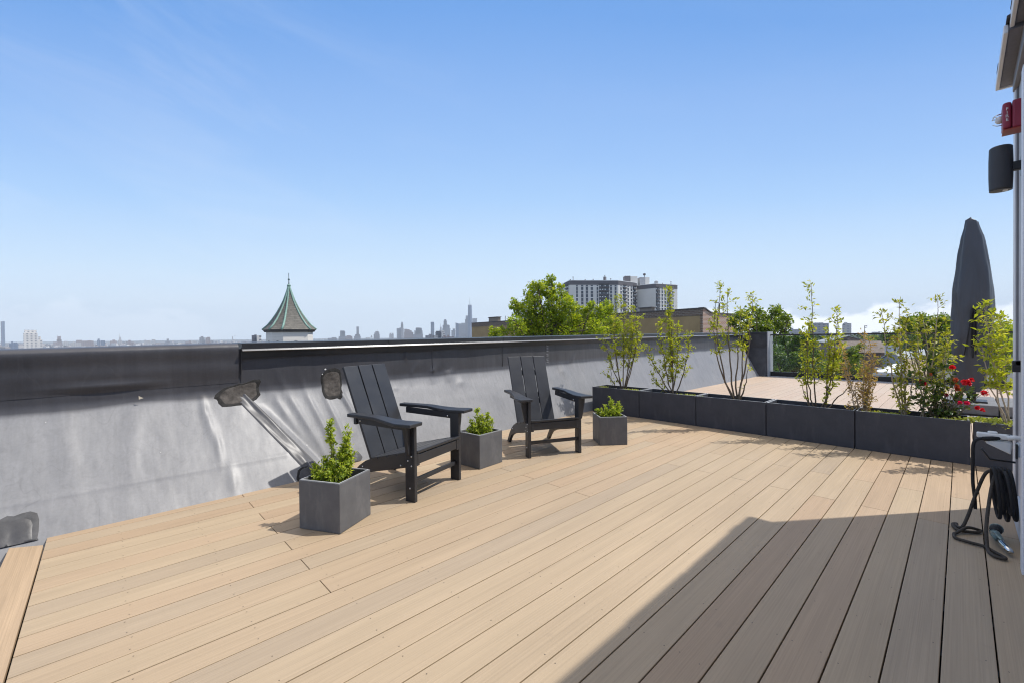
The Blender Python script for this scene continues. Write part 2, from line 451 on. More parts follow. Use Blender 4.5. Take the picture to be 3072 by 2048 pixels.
# ------------------------------------------------------------------ sun, sky, camera
SUN_EL = R_(57.2); SAZ = Vector((.798, -.603, 0)).normalized()
SUN_ROT = math.atan2(SAZ.x, SAZ.y)
sdir = SAZ * math.cos(SUN_EL) + Up * math.sin(SUN_EL)
ld = bpy.data.lights.new('sun', 'SUN'); ld.energy = 3.35; ld.angle = R_(0.53); ld.color = (1.0, .955, .89)
lo = bpy.data.objects.new('sun', ld); COL.objects.link(lo); lo.rotation_euler = sdir.to_track_quat('Z', 'Y').to_euler(); lo.location = (0, 0, 30)


def mk_world():
    w = bpy.data.worlds.new('World'); SC.world = w; w.use_nodes = True
    nt = w.node_tree; nt.nodes.clear()
    t = NT.__new__(NT); t.t = nt
    out = t.n('ShaderNodeOutputWorld'); bg = t.n('ShaderNodeBackground'); bg.inputs[1].default_value = 0.13
    sky = t.n('ShaderNodeTexSky', sky_type='NISHITA', sun_disc=False, sun_elevation=SUN_EL, sun_rotation=SUN_ROT, altitude=20.0)
    sky.air_density = 1.0; sky.dust_density = 0.6; sky.ozone_density = 1.6
    tc = t.n('ShaderNodeTexCoord'); sep = t.n('ShaderNodeSeparateXYZ'); t.l(tc.outputs['Generated'], sep.inputs[0])
    x, y, z = sep.outputs
    az = t.math('ARCTAN2', y, x)                      # radians from the deck boards' direction
    el = t.math('ARCSINE', z)
    cv = t.n('ShaderNodeCombineXYZ'); t.l(t.math('MULTIPLY', az, 1.0), cv.inputs[0]); t.l(t.math('MULTIPLY', el, 1.5), cv.inputs[1])
    n1 = t.noise(cv.outputs[0], 11.0, 6, 0.55); n0 = t.noise(cv.outputs[0], 3.2, 2, 0.5)
    # heaped clouds low in the sky over the railing
    top = t.math('MULTIPLY', t.math('ADD', t.math('MULTIPLY', t.math('SUBTRACT', n1, 0.5), 0.9), t.math('MULTIPLY', t.math('SUBTRACT', n0, 0.30), 0.55)), 0.14)
    def band(c, hw, soft):
        d = t.math('ABSOLUTE', t.math('SUBTRACT', az, c))
        return t.n('ShaderNodeMapRange', i_0=d, i_1=hw, i_2=hw + soft, i_3=1.0, i_4=0.0, interpolation_type='SMOOTHSTEP').outputs[0]
    right = band(.16, .26, .10)
    left = t.math('MULTIPLY', band(1.60, .10, .16), 0.16)
    cov = t.math('MAXIMUM', right, left)
    dens = t.n('ShaderNodeMapRange', i_0=t.math('SUBTRACT', t.math('ADD', t.math('MULTIPLY', top, 1.15), 0.036), el), i_1=-0.004, i_2=0.016, i_3=0.0, i_4=1.0, interpolation_type='SMOOTHSTEP').outputs[0]
    dens = t.math('MULTIPLY', dens, cov)
    # faint high wisps
    cw = t.n('ShaderNodeCombineXYZ'); t.l(t.math('ADD', az, t.math('MULTIPLY', el, 1.2)), cw.inputs[0]); t.l(t.math('MULTIPLY', t.math('SUBTRACT', el, t.math('MULTIPLY', az, 0.25)), 5.0), cw.inputs[1])
    wn = t.noise(cw.outputs[0], 1.7, 6, 0.6, 0.6)
    wis = t.ramp(wn, [(0.50, 0.0), (0.82, 0.20)])
    wis = t.math('MULTIPLY', wis, t.n('ShaderNodeMapRange', i_0=az, i_1=0.9, i_2=1.5, i_3=0.12, i_4=1.0).outputs[0])
    fac = t.math('MAXIMUM', dens, wis)
    hs = t.n('ShaderNodeHueSaturation'); hs.inputs['Saturation'].default_value = 1.12
    t.l(sky.outputs[0], hs.inputs['Color'])
    vd = t.n('ShaderNodeVectorMath', operation='MULTIPLY_ADD'); t.l(hs.outputs[0], vd.inputs[0]); vd.inputs[1].default_value = (.155, .165, .19); vd.inputs[2].default_value = (1, 1, 1)
    vq = t.n('ShaderNodeVectorMath', operation='DIVIDE'); t.l(hs.outputs[0], vq.inputs[0]); t.l(vd.outputs[0], vq.inputs[1])
    vm = t.n('ShaderNodeVectorMath', operation='MULTIPLY'); t.l(vq.outputs[0], vm.inputs[0]); vm.inputs[1].default_value = (1.42, 1.50, 1.80)
    # the clear sky's own gradient by height above the horizon, blended with the physical sky
    da = t.math('SUBTRACT', az, .85)
    elw = t.math('MULTIPLY', el, t.math('MINIMUM', 1.7, t.math('ADD', 1.0, t.math('MULTIPLY', t.math('MULTIPLY', da, da), .52))))   # deeper blue to both sides of the view direction
    grad = t.ramp(t.n('ShaderNodeMapRange', i_0=elw, i_1=-.05, i_2=1.2).outputs[0], [(0.0, (.70, .82, .95)), (.04, (.74, .86, 1.0)), (.108, (.74, .88, 1.02)), (.170, (.61, .80, 1.0)), (.287, (.385, .62, .965)), (.357, (.305, .53, .92)), (.45, (.24, .45, .86)), (.56, (.145, .355, .79)), (1.0, (.10, .26, .64))])
    gs = t.n('ShaderNodeVectorMath', operation='SCALE'); t.l(grad, gs.inputs[0]); gs.inputs['Scale'].default_value = 5.6
    clear = t.mix(.95, vm.outputs[0], gs.outputs[0])
    c = t.mix(wis, clear, (5.2, 5.3, 5.5)); c = t.mix(dens, c, (8.4, 8.5, 8.7))
    # unseen bright cloud added overhead and behind the viewer to fill the shade
    over = t.n('ShaderNodeMapRange', i_0=el, i_1=.72, i_2=1.05, interpolation_type='SMOOTHSTEP').outputs[0]
    daz = t.math('ABSOLUTE', t.math('WRAP', t.math('SUBTRACT', az, YAW), math.pi, -math.pi))
    back = t.math('MULTIPLY', t.n('ShaderNodeMapRange', i_0=daz, i_1=1.10, i_2=1.55, interpolation_type='SMOOTHSTEP').outputs[0], t.n('ShaderNodeMapRange', i_0=el, i_1=.02, i_2=.20, interpolation_type='SMOOTHSTEP').outputs[0])
    back = t.math('MULTIPLY', back, 0.22)
    sky_fill = t.math('MULTIPLY', t.math('MAXIMUM', over, back), t.ramp(t.noise(tc.outputs['Generated'], 3.0, 5, 0.6), [(0.30, 0.35), (0.60, 1.0)]))
    c = t.mix(sky_fill, c, (8.6, 8.0, 7.3))
    t.l(c, bg.inputs[0]); t.l(bg.outputs[0], out.inputs[0])


mk_world()

cd = bpy.data.cameras.new('camera'); cam = bpy.data.objects.new('camera', cd); COL.objects.link(cam)
cd.sensor_width = 36; cd.lens = 36 * FPX / 3072; cd.clip_start = 0.02; cd.clip_end = 40000
mm = Matrix((CR, CU, -FW)).transposed().to_4x4(); mm.translation = EYE
cam.matrix_world = mm
SC.camera = cam
SC.view_settings.view_transform = 'Standard'; SC.view_settings.look = 'None'; SC.view_settings.gamma = 1
SC.view_settings.exposure = 0.55
SC.cycles.max_bounces = 8; SC.cycles.diffuse_bounces = 3; SC.cycles.glossy_bounces = 3; SC.cycles.transparent_max_bounces = 12; SC.cycles.volume_bounces = 0; SC.cycles.filter_width = 1.15; SC.cycles.use_denoising = True

# ================================================================== deck
PITCHB = 0.14366; Y0 = 0.0510
rnd = random.Random(4)


def deck():
    root = empty('deck'); tag(root, kind='structure')
    b = MB(); sc = MB()
    gap = 0.0024
    k0, k1 = -13, 29
    for k in range(k0, k1 + 1):
        ya = Y0 + (k - 1) * PITCHB + gap; yb = Y0 + k * PITCHB - gap
        if ya > 4.2: break
        yb = min(yb, 4.24)
        cuts = [-0.268]
        odd = k % 2
        if yb > 2.0: cuts += ([0.762] if odd else []) + ([4.46] if odd else [2.62]) + ([7.9] if odd else [6.3, 10.2])
        else: cuts += ([3.81] if odd else [4.47]) + ([7.6] if odd else [8.1]) + [11.2 + .4 * odd]
        cuts.append(13.72)
        dz = rnd.uniform(-.0006, .0006)
        for i in range(len(cuts) - 1):
            xa = cuts[i] + (0.0016 if i else 0); xb = cuts[i + 1] - (0.0016 if i < len(cuts) - 2 else 0)
            if k > 26:  # boards running under the membrane begin where the edge opens
                pass
            b.box((xa, ya, -0.024), (xb, yb, dz))
        # screws, two per board and joist
        j = 0
        while True:
            x = 0.808 + 0.3742 * (j - 3); j += 1
            if x > 9.5: break
            if x < -0.2: continue
            for y in (ya + 0.026, yb - 0.026):
                if rnd.random() < 0.12 or y > 3.8: continue
                xx = x + rnd.uniform(-.012, .012); yy = y + rnd.uniform(-.006, .006); r = .0031
                sc.add([(xx + r * math.cos(a), yy + r * .9 * math.sin(a), dz + .0006) for a in np.linspace(0, 2 * math.pi, 7)[:-1]], [tuple(range(6))])
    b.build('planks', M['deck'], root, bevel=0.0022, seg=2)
    sc.build('screw_heads', M['screw'], root, recalc=False)['kind'] = 'stuff'
    e = MB()
    e.hexa([(-.417, -2, -.024), (-.275, -2, -.024), (-.275, 3.745, -.024), (-.417, 3.835, -.024), (-.417, -2, .0015), (-.275, -2, .0015), (-.275, 3.745, .0015), (-.417, 3.835, .0015)])
    e.build('edge_board', M['deck_x'], root, bevel=.003)
    j = MB()
    for i in range(38):
        x = 0.808 + .3742 * (i - 3)
        j.box((x - .02, -1.95, -.16), (x + .02, 3.7, -.026))
    j.box((-.41, -1.95, -.16), (-.39, 3.6, -.03))
    j.build('joists', M['black_metal'], root)
    # flat roof under the deck and the storeys below it
    r = MB(); r.box((-6, -9, -.6), (14.6, 4.8, -.25)); r.box((-6, -9, -13), (14.55, 4.75, -.6))
    o = r.build('roof', M['rubber_dark']); tag(o, kind='structure')


deck()

# ================================================================== parapet
YW = 4.47


def ztop(X):
    xs = [-6, -.5, .9, 3.8, 6.3, 12, 13.2, 14.4]; zs = [1.12, 1.150, 1.169, 1.190, 1.212, 1.243, 1.253, 1.257]
    return float(np.interp(X, xs, zs))


def zbrk(X):
    return .712 + .0088 * max(X, -3) if X < 14 else .83


def diagX(s):   # centre of the batten strip over the hip, s from deck (0) to break (1)
    return 1.40 - .50 * s


def smooth(a, b, x):
    t = min(1, max(0, (x - a) / (b - a))); return t * t * (3 - 2 * t)


def ybot(X, s):
    t = smooth(-.05, .10, X - diagX(s))
    yb = 3.865 + t * .20
    if X > 3: yb += .05 * smooth(3, 6, X)
    if X > 9: yb -= .09 * smooth(9, 13.5, X)
    return yb


def fold(X, z, x0, z0, wx, wz, amp, slant=0.0):
    return amp * math.exp(-((X - x0 - slant * (z - z0)) / wx) ** 2 - ((z - z0) / wz) ** 2)


rf = random.Random(11)
FOLDS = []
for i in range(46):
    x0 = rf.uniform(2.2, 13); FOLDS.append((x0, zbrk(x0) + rf.uniform(-.12, .05), rf.uniform(.015, .05) * (1 + x0 / 8), rf.uniform(.03, .13), rf.uniform(.006, .018), rf.uniform(-.5, .9)))
FOLDS += [(1.80, .55, .022, .22, .026, -.35), (1.50, .45, .028, .3, .014, -.3), (1.34, .5, .028, .3, .012, -.4), (1.66, .4, .026, .3, .013, -.25), (1.20, .55, .03, .2, .010, -.45),
          (.62, .52, .025, .12, .014, -.1), (.66, .34, .022, .10, .012, 0), (.60, .62, .02, .05, .012, .2), (.72, .10, .03, .10, .010, 0), (.15, .45, .05, .25, .006, .1), (-.2, .5, .06, .25, .006, -.1), (2.55, 1.0, .018, .06, .014, 0), (2.9, .78, .05, .06, .02, .5), (3.1, .72, .05, .05, .02, .4)]


def mem_point(X, s):
    """s 0..1 slope, 1..2 upright"""
    zb, zt = zbrk(X), ztop(X) - .05
    if s <= 1:
        u = s
        yb = ybot(X, u); lo_ = -.25
        y = yb + (YW - yb) * u; z = zb * u
        nrm = Vector((0, -zb, YW - yb)).normalized()
        nrm = Vector((0, -abs(zb), (YW - yb))).normalized(); nrm = Vector((0, -abs(nrm.y), abs(nrm.z)))
    else:
        y = YW; z = zb + (zt - zb) * (s - 1); nrm = Vector((0, -1, 0))
    w = noise.noise(Vector((X * 1.3, 3.1, z * 1.1))) * .008 + noise.noise(Vector((X * 4.1, 7.7, z * 1.6))) * .0035 + noise.noise(Vector((X * 1.0, 1.7, z * 9))) * .0015
    for f in FOLDS:
        if abs(X - f[0]) < 4 * f[2] + .35: w += fold(X, z, *f)
    if X < .89:   # low bulge in the left sheet, and its lap line
        w += fold(X, z, .02, .86, .30, .022, .013) - fold(X, z, .02, .825, .28, .02, .006)
    if s < 1 and X < 1.15 and abs(z - .208) < .03:
        w += .005 * (1 - smooth(-.004, .004, z - .208)) * smooth(-.03, -.004, z - .208)
    p = Vector((X, y, z)) + nrm * w
    return p


def parapet():
    root = empty('parapet_wall', (0, 0, 0), 0, 'long low roof parapet sheathed in black rubber with a sloping grey foot', 'parapet')
    xs = sorted(set(list(np.arange(-3.0, -.6, .15)) + list(np.arange(-.6, 3.4, .016)) + list(np.arange(3.4, 8, .03)) + list(np.arange(8, 13.75, .06))))
    ss = list(np.linspace(-.33, 0, 4)[:-1]) + list(np.linspace(0, .86, 46)) + list(np.linspace(.87, 1.14, 14)) + list(np.linspace(1.18, 2, 16))
    rows = []; grey_mix = []
    for X in xs:
        row = []
        for s in ss:
            # rounded break between slope and upright
            if .86 < s < 1.15:
                p0, p1, p2 = mem_point(X, .86), mem_point(X, 1), mem_point(X, 1.15)
                t = (s - .86) / .29
                p = p0 * (1 - t) ** 2 + p1 * 2 * t * (1 - t) + p2 * t * t
            elif s < 0:
                p = mem_point(X, 0) + (mem_point(X, 0) - mem_point(X, .2)) * (-s * 5)
            else:
                p = mem_point(X, s)
            row.append(p)
            c = 1 - smooth(.965, 1.045, s + .03 * noise.noise(Vector((X * 2.5, 0, 9))))
            if s > 1.05: c = .10 * (smooth(2, 5, X)) * (1 - .5 * (s - 1)) + .02
            grey_mix.append(c)
        rows.append(row)
    b = MB(); b.grid(rows)
    o = b.build('membrane', M['membrane'], root, smooth=True, recalc=False)
    at = o.data.attributes.new('grey_mix', 'FLOAT', 'POINT'); at.data.foreach_set('value', grey_mix)
    # left sheet wrapped over the top
    def wrap_pt(X, q):
        zt = ztop(X); zb = zbrk(X) + .10
        z = zb + (zt - .035 - zb) * q
        w = noise.noise(Vector((X * 1.2, 5, z * 2))) * .007 + fold(X, z, .02, .86, .28, .018, .030) - fold(X, z, .02, .825, .28, .015, .010) + .004 * noise.noise(Vector((X * .9, 2, z * 7)))
        mp = mem_point(X, 1 + (z - zbrk(X)) / (zt - .05 - zbrk(X)))
        return Vector((X, mp.y - .0025 - (.020 + w) * smooth(.0, .5, q) - .016 * smooth(zt - .16, zt - .05, z), z))
    rows = []
    for X in np.arange(-3, .8905, .03):
        X = min(X, .89); zt = ztop(X)
        row = [wrap_pt(X, q / 14) for q in range(15)]
        y1 = row[-1].y
        for q in range(1, 7):
            a = math.pi / 2 * q / 6
            row.append((X, y1 + .035 * (1 - math.cos(a)) + .02 * (q / 6), zt - .035 + .035 * math.sin(a) + .003 * noise.noise(Vector((X * 5, 0, 2)))))
        row.append((X, 4.62, zt + .004)); row.append((X, 4.82, zt))
        rows.append(row)
    b = MB(); b.grid(rows)
    o = b.build('wrapped_sheet', M['membrane'], root, smooth=True, recalc=False)
    n = len(o.data.vertices); at = o.data.attributes.new('grey_mix', 'FLOAT', 'POINT'); at.data.foreach_set('value', [.04] * n)
    # the cut end of that sheet
    b = MB(); rows = []
    pts = [wrap_pt(.89, q / 10) for q in range(11)]
    b.grid([[(.8905, p.y - .002, p.z) for p in pts], [(.8935, p.y - .001, p.z) for p in pts], [(.894, 4.474, p.z) for p in pts]])
    b.build('sheet_edge', M['rubber_dark'], root, recalc=False)
    # core
    b = MB(); b.box((-6, 4.50, -.6), (14.4, 4.78, 1.08)); b.build('core', M['rubber_dark'], root)
    # coping: cap, projecting lip, lower flashing, in lengths
    joints = [.893, 2.31, 4.06, 7.2, 10.3, 13.2, 14.45]
    for i in range(len(joints) - 1):
        a, c = joints[i] + .001, joints[i + 1] - .001
        za, zc = ztop(a), ztop(c)
        b = MB(); b.mi = 0
        b.hexa([(a, 4.425, za - .055), (c, 4.425, zc - .055), (c, 4.84, zc - .055), (a, 4.84, za - .055), (a, 4.425, za), (c, 4.425, zc), (c, 4.84, zc + .006), (a, 4.84, za + .006)])
        cp = b.build('coping_length', M['coping'], root, bevel=.003)
        b = MB()
        b.hexa([(a, 4.406, za - .070), (c, 4.406, zc - .070), (c, 4.428, zc - .062), (a, 4.428, za - .062), (a, 4.404, za - .0665), (c, 4.404, zc - .0665), (c, 4.4245, zc - .053), (a, 4.4245, za - .053)])
        b.build('lip', M['lip'], cp)
        b = MB(); P = []
        xs2 = np.linspace(a, c, max(3, int((c - a) / .12)))
        up = [(x, 4.444, ztop(x) - .064) for x in xs2]
        dn = [(x, 4.452 + .004 * noise.noise(Vector((x * 3, 0, 0))), ztop(x) - .132 + .010 * noise.noise(Vector((x * 1.7, 4, 0)))) for x in xs2]
        b.grid([up, dn]); o = b.build('flashing', M['coping'], cp, recalc=False)
        sm = o.modifiers.new('t', 'SOLIDIFY'); sm.thickness = .004
    # batten strip over the hip of the slope
    b = MB(); rows = []
    for i in range(40):
        s = -.03 + 1.0 * i / 39; row = []
        wd = .112 + .045 * (1 - s)
        for j in range(13):
            u = j / 12 - .5
            X = diagX(s) - .035 + u * wd
            p = mem_point(X, max(s, .001))
            hgt = .006 + .020 * math.exp(-((u - .26) / .13) ** 2) + .010 * noise.noise(Vector((s * 7, u * 3, 4))) * (1 - (2 * u) ** 2)
            if abs(u) > .49: hgt = -.002
            row.append(p + Vector((0, -.72, .69)) * hgt)
        rows.append(row)
    b.grid(rows); b.build('batten_strip', M['strip'], root, smooth=True, recalc=False)
    # patches
    def patch(name, cx, cs, w, h, tilt, mat, matedge, seed, notch=False):
        """rounded patch lying on the membrane; cs is the profile coordinate of its middle"""
        def at_(u, v, hgt):
            X = cx + u * math.cos(tilt) - v * math.sin(tilt) * .5
            dv = v * math.cos(tilt) + u * math.sin(tilt)
            s = cs + dv / .95
            if s > 1: s = 1 + dv_up(cs + dv / .95)
            if .86 < s < 1.15:
                p0, p1, p2 = mem_point(X, .86), mem_point(X, 1), mem_point(X, 1.15)
                t = (s - .86) / .29; p = p0 * (1 - t) ** 2 + p1 * 2 * t * (1 - t) + p2 * t * t
            else: p = mem_point(X, max(s, 0))
            nr = Vector((0, -.75, .65)) if s < .95 else Vector((0, -.97, .2))
            return p + nr * hgt
        def dv_up(s):
            return (s - 1) * 1.9
        for part, k, mt, hh in (('mastic_edge', 1.0, matedge, .003), ('sheet', .86, mat, .007)):
            rows = []
            N = 30
            for i in range(9):
                rr = i / 8; row = []
                for q in range(N + 1):
                    a = 2 * math.pi * q / N
                    e = 3.6
                    cu, sv = math.cos(a), math.sin(a)
                    rad = (abs(cu) ** e + abs(sv) ** e) ** (-1 / e)
                    wob = 1 + (.24 if k == 1 else .12) * noise.noise(Vector((cu * 1.6 + seed, sv * 1.6, k * 3))) + .06 * noise.noise(Vector((cu * 5 + seed, sv * 5, k * 7)))
                    kk = k * wob * rr
                    u, v = cu * rad * w / 2 * kk, sv * rad * h / 2 * (kk if k == 1 else kk * .97)
                    hgt = hh * (1 if rr < .97 else .2) + .0035 * noise.noise(Vector((u * 22 + seed, v * 22, 1))) + (.004 if k == 1 and .78 < rr < .98 else 0)
                    row.append(at_(u, v, hgt))
                rows.append(row)
            b = MB(); b.grid(rows)
            o = b.build(part, mt, pr, smooth=True, recalc=False)
    pr = empty('membrane_patch'); pr.parent = root; pr['label'] = 'wide tar-edged patch at the top of the batten strip'
    patch('p', .875, 1.0, .37, .235, .33, M['patch'], M['mastic'], 3)
    pr = empty('membrane_patch'); pr.parent = root; pr['label'] = 'tall tar-edged patch behind the nearer chair'
    patch('p', 1.69, 1.01, .205, .40, -.05, M['patch'], M['mastic'], 9)
    pr = empty('membrane_patch'); pr.parent = root; pr['label'] = 'round grey patch low on the slope behind the nearest planter'
    patch('p', 1.28, .05, .22, .17, .2, M['patch_grey'], M['mastic'], 5)
    pr = empty('membrane_patch'); pr.parent = root; pr['label'] = 'round grey patch low on the slope beside the nearer chair'
    patch('p', 1.70, .06, .24, .16, .0, M['strip'], M['patch_grey'], 15)
    pr = empty('membrane_patch'); pr.parent = root; pr['label'] = 'dark patch with a rolled top edge at the corner of the deck'
    patch('p', -.43, .02, .27, .36, .25, M['rubber_dark'], M['patch_grey'], 21)
    # upright lap seams
    b = MB()
    for X in (2.31 + .6, 4.07, 6.95, 9.6, 11.6):
        pts = [mem_point(X, s) + Vector((0, -.002, 0)) for s in np.linspace(1.1, 1.95, 8)]
        b.tube(pts, .004, 5)
    b.build('lap_seam', M['rubber_dark'], root, smooth=True)
    # little pale scraps stuck to it, and the printed marks of the roll
    b = MB(); r = random.Random(3)
    def chip(X, s, sz, k=4):
        p = mem_point(X, s); n_ = Vector((0, -.75, .66)) if s < 1 else Vector((0, -1, 0))
        t1 = Vector((1, 0, 0)); t2 = n_.cross(t1)
        off = n_ * (.004 if X > .89 or s < 1 else .045)
        pts = [p + off + (t1 * math.cos(a) * sz * r.uniform(.4, 1) + t2 * math.sin(a) * sz * r.uniform(.4, 1)) for a in np.linspace(0, 2 * math.pi, k + 1)[:-1]]
        b.prism(pts, n_ * .001)
    for X, s, sz in ((.955, 1.11, .012), (1.63, 1.42, .012), (1.60, 1.30, .008), (1.69, 1.17, .008), (-.3, .9, .004), (1.35, .3, .006), (.3, .5, .004), (2.1, .35, .006)):
        chip(X, s, sz, 5)
    b.build('white_scrap', M['white_chip'], root)
    b = MB(); chip(.20, 1.10, .022, 3); b.build('tan_scrap', M['tan_chip'], root)
    b = MB()
    for q, s in enumerate(np.linspace(1.12, 1.86, 13)):
        if q in (3, 6): continue
        p = mem_point(5.02, s) + Vector((0, -.006, 0))
        b.box((p.x - .018, p.y - .001, p.z - .008), (p.x - .006, p.y + .001, p.z + .008)); b.box((p.x + .004, p.y - .001, p.z - .008 + .004 * (q % 3)), (p.x + .018, p.y + .001, p.z + .008))
    b.build('printed_mark', M['edge_grey'], root)
    # return pier at the far end with its own cant
    X0 = 13.72
    b = MB(); b.box((X0 + .32, 3.88, -.25), (14.35, 4.52, ztop(14)));
    b.build('end_pier', M['rubber_dark'], root, bevel=.012)
    b = MB(); b.hexa([(X0 - .02, 3.87, -.2), (X0 + .33, 3.87, -.2), (X0 + .33, 4.5, -.2), (X0 - .02, 4.5, -.2), (X0 + .02, 3.9, 0.0), (X0 + .33, 3.872, .82), (X0 + .33, 4.5, .83), (X0 - .0, 4.45, .0)])
    b.build('end_cant', M['rubber_dark'], root, bevel=.01)
    b = MB(); b.box((X0 + .16, 3.845, -.1), (14.36, 3.872, 1.265)); b.build('lit_end_face', M['edge_grey'], root, bevel=.004)  # pale sheet: sunlight on the pier's end face put into its colour
    b = MB(); b.box((X0 + .29, 3.86, ztop(13.5) - .06), (14.40, 4.43, ztop(14) + .006)); b.build('end_coping', M['coping'], root, bevel=.003)


parapet()

# ================================================================== chairs
def lumber_board(b, pts2d, x0, x1):
    """closed outline in the y-z plane extruded from x0 to x1"""
    b.prism([(x0, y, z) for y, z in pts2d], (x1 - x0, 0, 0))


def bolt_at(Mx, parent):
    b = MB(); b.lathe([(.0065, -.001), (.006, .003), (.002, .0045)], (0, 0, 0), 8, M=Mx.to_3x3().to_4x4())
    b.build('bolt', M['bolt'], parent, smooth=True, loc=Mx.translation)


def make_chair(loc, rz, label):
    t = empty('adirondack_chair', loc, rz, label, 'chair', 'black slatted deck chairs by the parapet')
    L = M['lumber']; W2 = .2925; bv = .004
    for s in (-1, 1):
        xo = s * W2; xi = s * (W2 - .03); lo_, hi_ = min(xo, xi), max(xo, xi)
        b = MB(); b.box((lo_, 0, 0), (hi_, .09, .566)); leg = b.build('front_leg', L, t, bevel=bv)
        for (y, z) in ((.028, .335), (.062, .30), (.028, .265), (.045, .10)):
            bolt_at(Matrix.Translation((xo, y, z)) @ Matrix.Rotation(s * math.pi / 2, 4, 'Y'), leg)
        # bracket under the arm, tapering down the outside of the leg
        b = MB(); b.prism([(xo, .030, .566), (xo + s * .062, .030, .566), (xo + s * .058, .030, .515), (xo + s * .028, .030, .36), (xo + s * .020, .030, .345), (xo, .030, .34)], (0, .028, 0))
        b.build('arm_bracket', L, t, bevel=.003)
        # side rail sweeping down to the rear foot (inside the leg)
        a0 = xi; a1 = xi - s * .03
        up = [(0.0, .348), (.10, .338), (.25, .302), (.40, .268), (.47, .258), (.53, .235), (.60, .19), (.68, .115), (.735, .045), (.765, 0.0)]
        dn = [(.70, 0.0), (.665, .05), (.61, .10), (.53, .135), (.42, .165), (.30, .19), (.15, .225), (0.0, .262)]
        b = MB(); lumber_board(b, up + dn, min(a0, a1), max(a0, a1)); sr = b.build('side_rail', L, t, bevel=.003)
        for (y, z) in ((.56, .185), (.16, .245)):
            bolt_at(Matrix.Translation((xo - s * .03, y, z)) @ Matrix.Rotation(s * math.pi / 2, 4, 'Y'), sr)
        # arm: wide paddle in front, waisted, narrow at the back
        q = [(-.055, -.030, .105), (-.02, -.034, .108), (.10, -.036, .102), (.22, -.034, .075), (.34, -.028, .055), (.46, -.030, .045), (.60, -.034, .040), (.655, -.034, .038)]
        top = []; bot = []
        zt = lambda y: .593 + .016 * smooth(.0, .60, y) - .006 * math.sin(min(1, max(0, y / .5)) * math.pi * 2)
        P = []
        for (y, i_, o_) in q:
            P.append([(xo + s * i_, y, zt(y) - .027), (xo + s * o_, y, zt(y) - .027), (xo + s * o_, y, zt(y)), (xo + s * i_, y, zt(y))])
        b = MB(); n = len(P); vs = [p for r in P for p in r]; fs = [(0, 1, 2, 3), tuple(4 * (n - 1) + k for k in (3, 2, 1, 0))]
        for i in range(n - 1):
            for k in range(4): fs.append((4 * i + k, 4 * (i + 1) + k, 4 * (i + 1) + (k + 1) % 4, 4 * i + (k + 1) % 4))
        b.add(vs, fs); arm = b.build('arm', L, t, bevel=.006)
        # batten below the arm
        b = MB(); b.hexa([(xo - s * .030, .090, .517), (xo - s * .006, .090, .517), (xo - s * .006, .58, .530), (xo - s * .030, .58, .530), (xo - s * .030, .090, .565), (xo - s * .006, .090, .565), (xo - s * .006, .58, .580), (xo - s * .030, .58, .580)])
        ab = b.build('arm_batten', L, t, bevel=.002)
        bolt_at(Matrix.Translation((xo - s * .006, .555, .553)) @ Matrix.Rotation(s * math.pi / 2, 4, 'Y'), ab)
        bolt_at(Matrix.Translation((xo - s * .03, .115, .535)) @ Matrix.Rotation(-s * math.pi / 2, 4, 'Y'), ab)
    xi = W2 - .031
    b = MB(); b.box((-xi, .004, .272), (xi, .032, .345)); b.build('apron', L, t, bevel=bv)
    b = MB(); b.box((-xi, .03, .128), (xi, .055, .160)); b.build('stretcher', L, t, bevel=.003)
    # seat slats: follow the rails
    sy = [-.006, .104, .200, .296, .392, .470]
    zz = lambda y: .352 - .0 * y - .24 * max(0, y - .02) if y > .02 else .352
    for i in range(5):
        y0, y1 = sy[i] + .003, sy[i + 1] - .004
        w = W2 - .031 if y0 < .09 else W2 - .028
        z0, z1 = zz(y0), zz(y1)
        b = MB(); b.hexa([(-w, y0, z0), (w, y0, z0), (w, y1, z1), (-w, y1, z1), (-w, y0, z0 + .022), (w, y0, z0 + .022), (w, y1, z1 + .022), (-w, y1, z1 + .022)])
        b.build('seat_slat', L, t, bevel=.004)
    # three broad back slats, leaning back
    th = R_(22.5); by, bz = .495, .232; Lb = .80
    d = Vector((0, math.sin(th), math.cos(th))); nrm = Vector((0, math.cos(th), -math.sin(th)))
    for k in (-1, 0, 1):
        cb, ct = k * .152, k * .1575; hw = .0725
        base = Vector((0, by, bz))
        pts = []
        for off in (0, .024):
            for (c, hh, l) in ((cb, -hw, 0), (cb, hw, 0), (ct, hw, Lb), (ct, -hw, Lb)):
                pts.append(base + Vector((c + hh, 0, 0)) + d * l + nrm * off)
        b = MB(); b.hexa(pts); b.build('back_slat', L, t, bevel=.004)
    for l, hw in ((.24, .14), (.58, .14)):
        b = MB(); c = Vector((0, by, bz)) + d * l + nrm * .026
        b.hexa([c + Vector((-hw, 0, 0)), c + Vector((hw, 0, 0)), c + Vector((hw, 0, 0)) + nrm * .025, c + Vector((-hw, 0, 0)) + nrm * .025] + [p + d * .06 for p in (c + Vector((-hw, 0, 0)), c + Vector((hw, 0, 0)), c + Vector((hw, 0, 0)) + nrm * .025, c + Vector((-hw, 0, 0)) + nrm * .025)])
        b.build('back_batten', L, t, bevel=.003)
    b = MB(); b.box((-.235, .660, .505), (.235, .688, .560)); b.build('rear_crosspiece', L, t, bevel=.003)
    return t


ch = make_chair((1.902, 2.835, 0), R_(18.1), 'black slatted deck chair nearest the camera, between two cube planters')
c2 = copy_tree(ch); c2.location = (3.283, 2.82, 0); c2.rotation_euler = (0, 0, R_(-24.66))
c2['label'] = 'black slatted deck chair farther off, turned to the camera, left of the last cube planter'

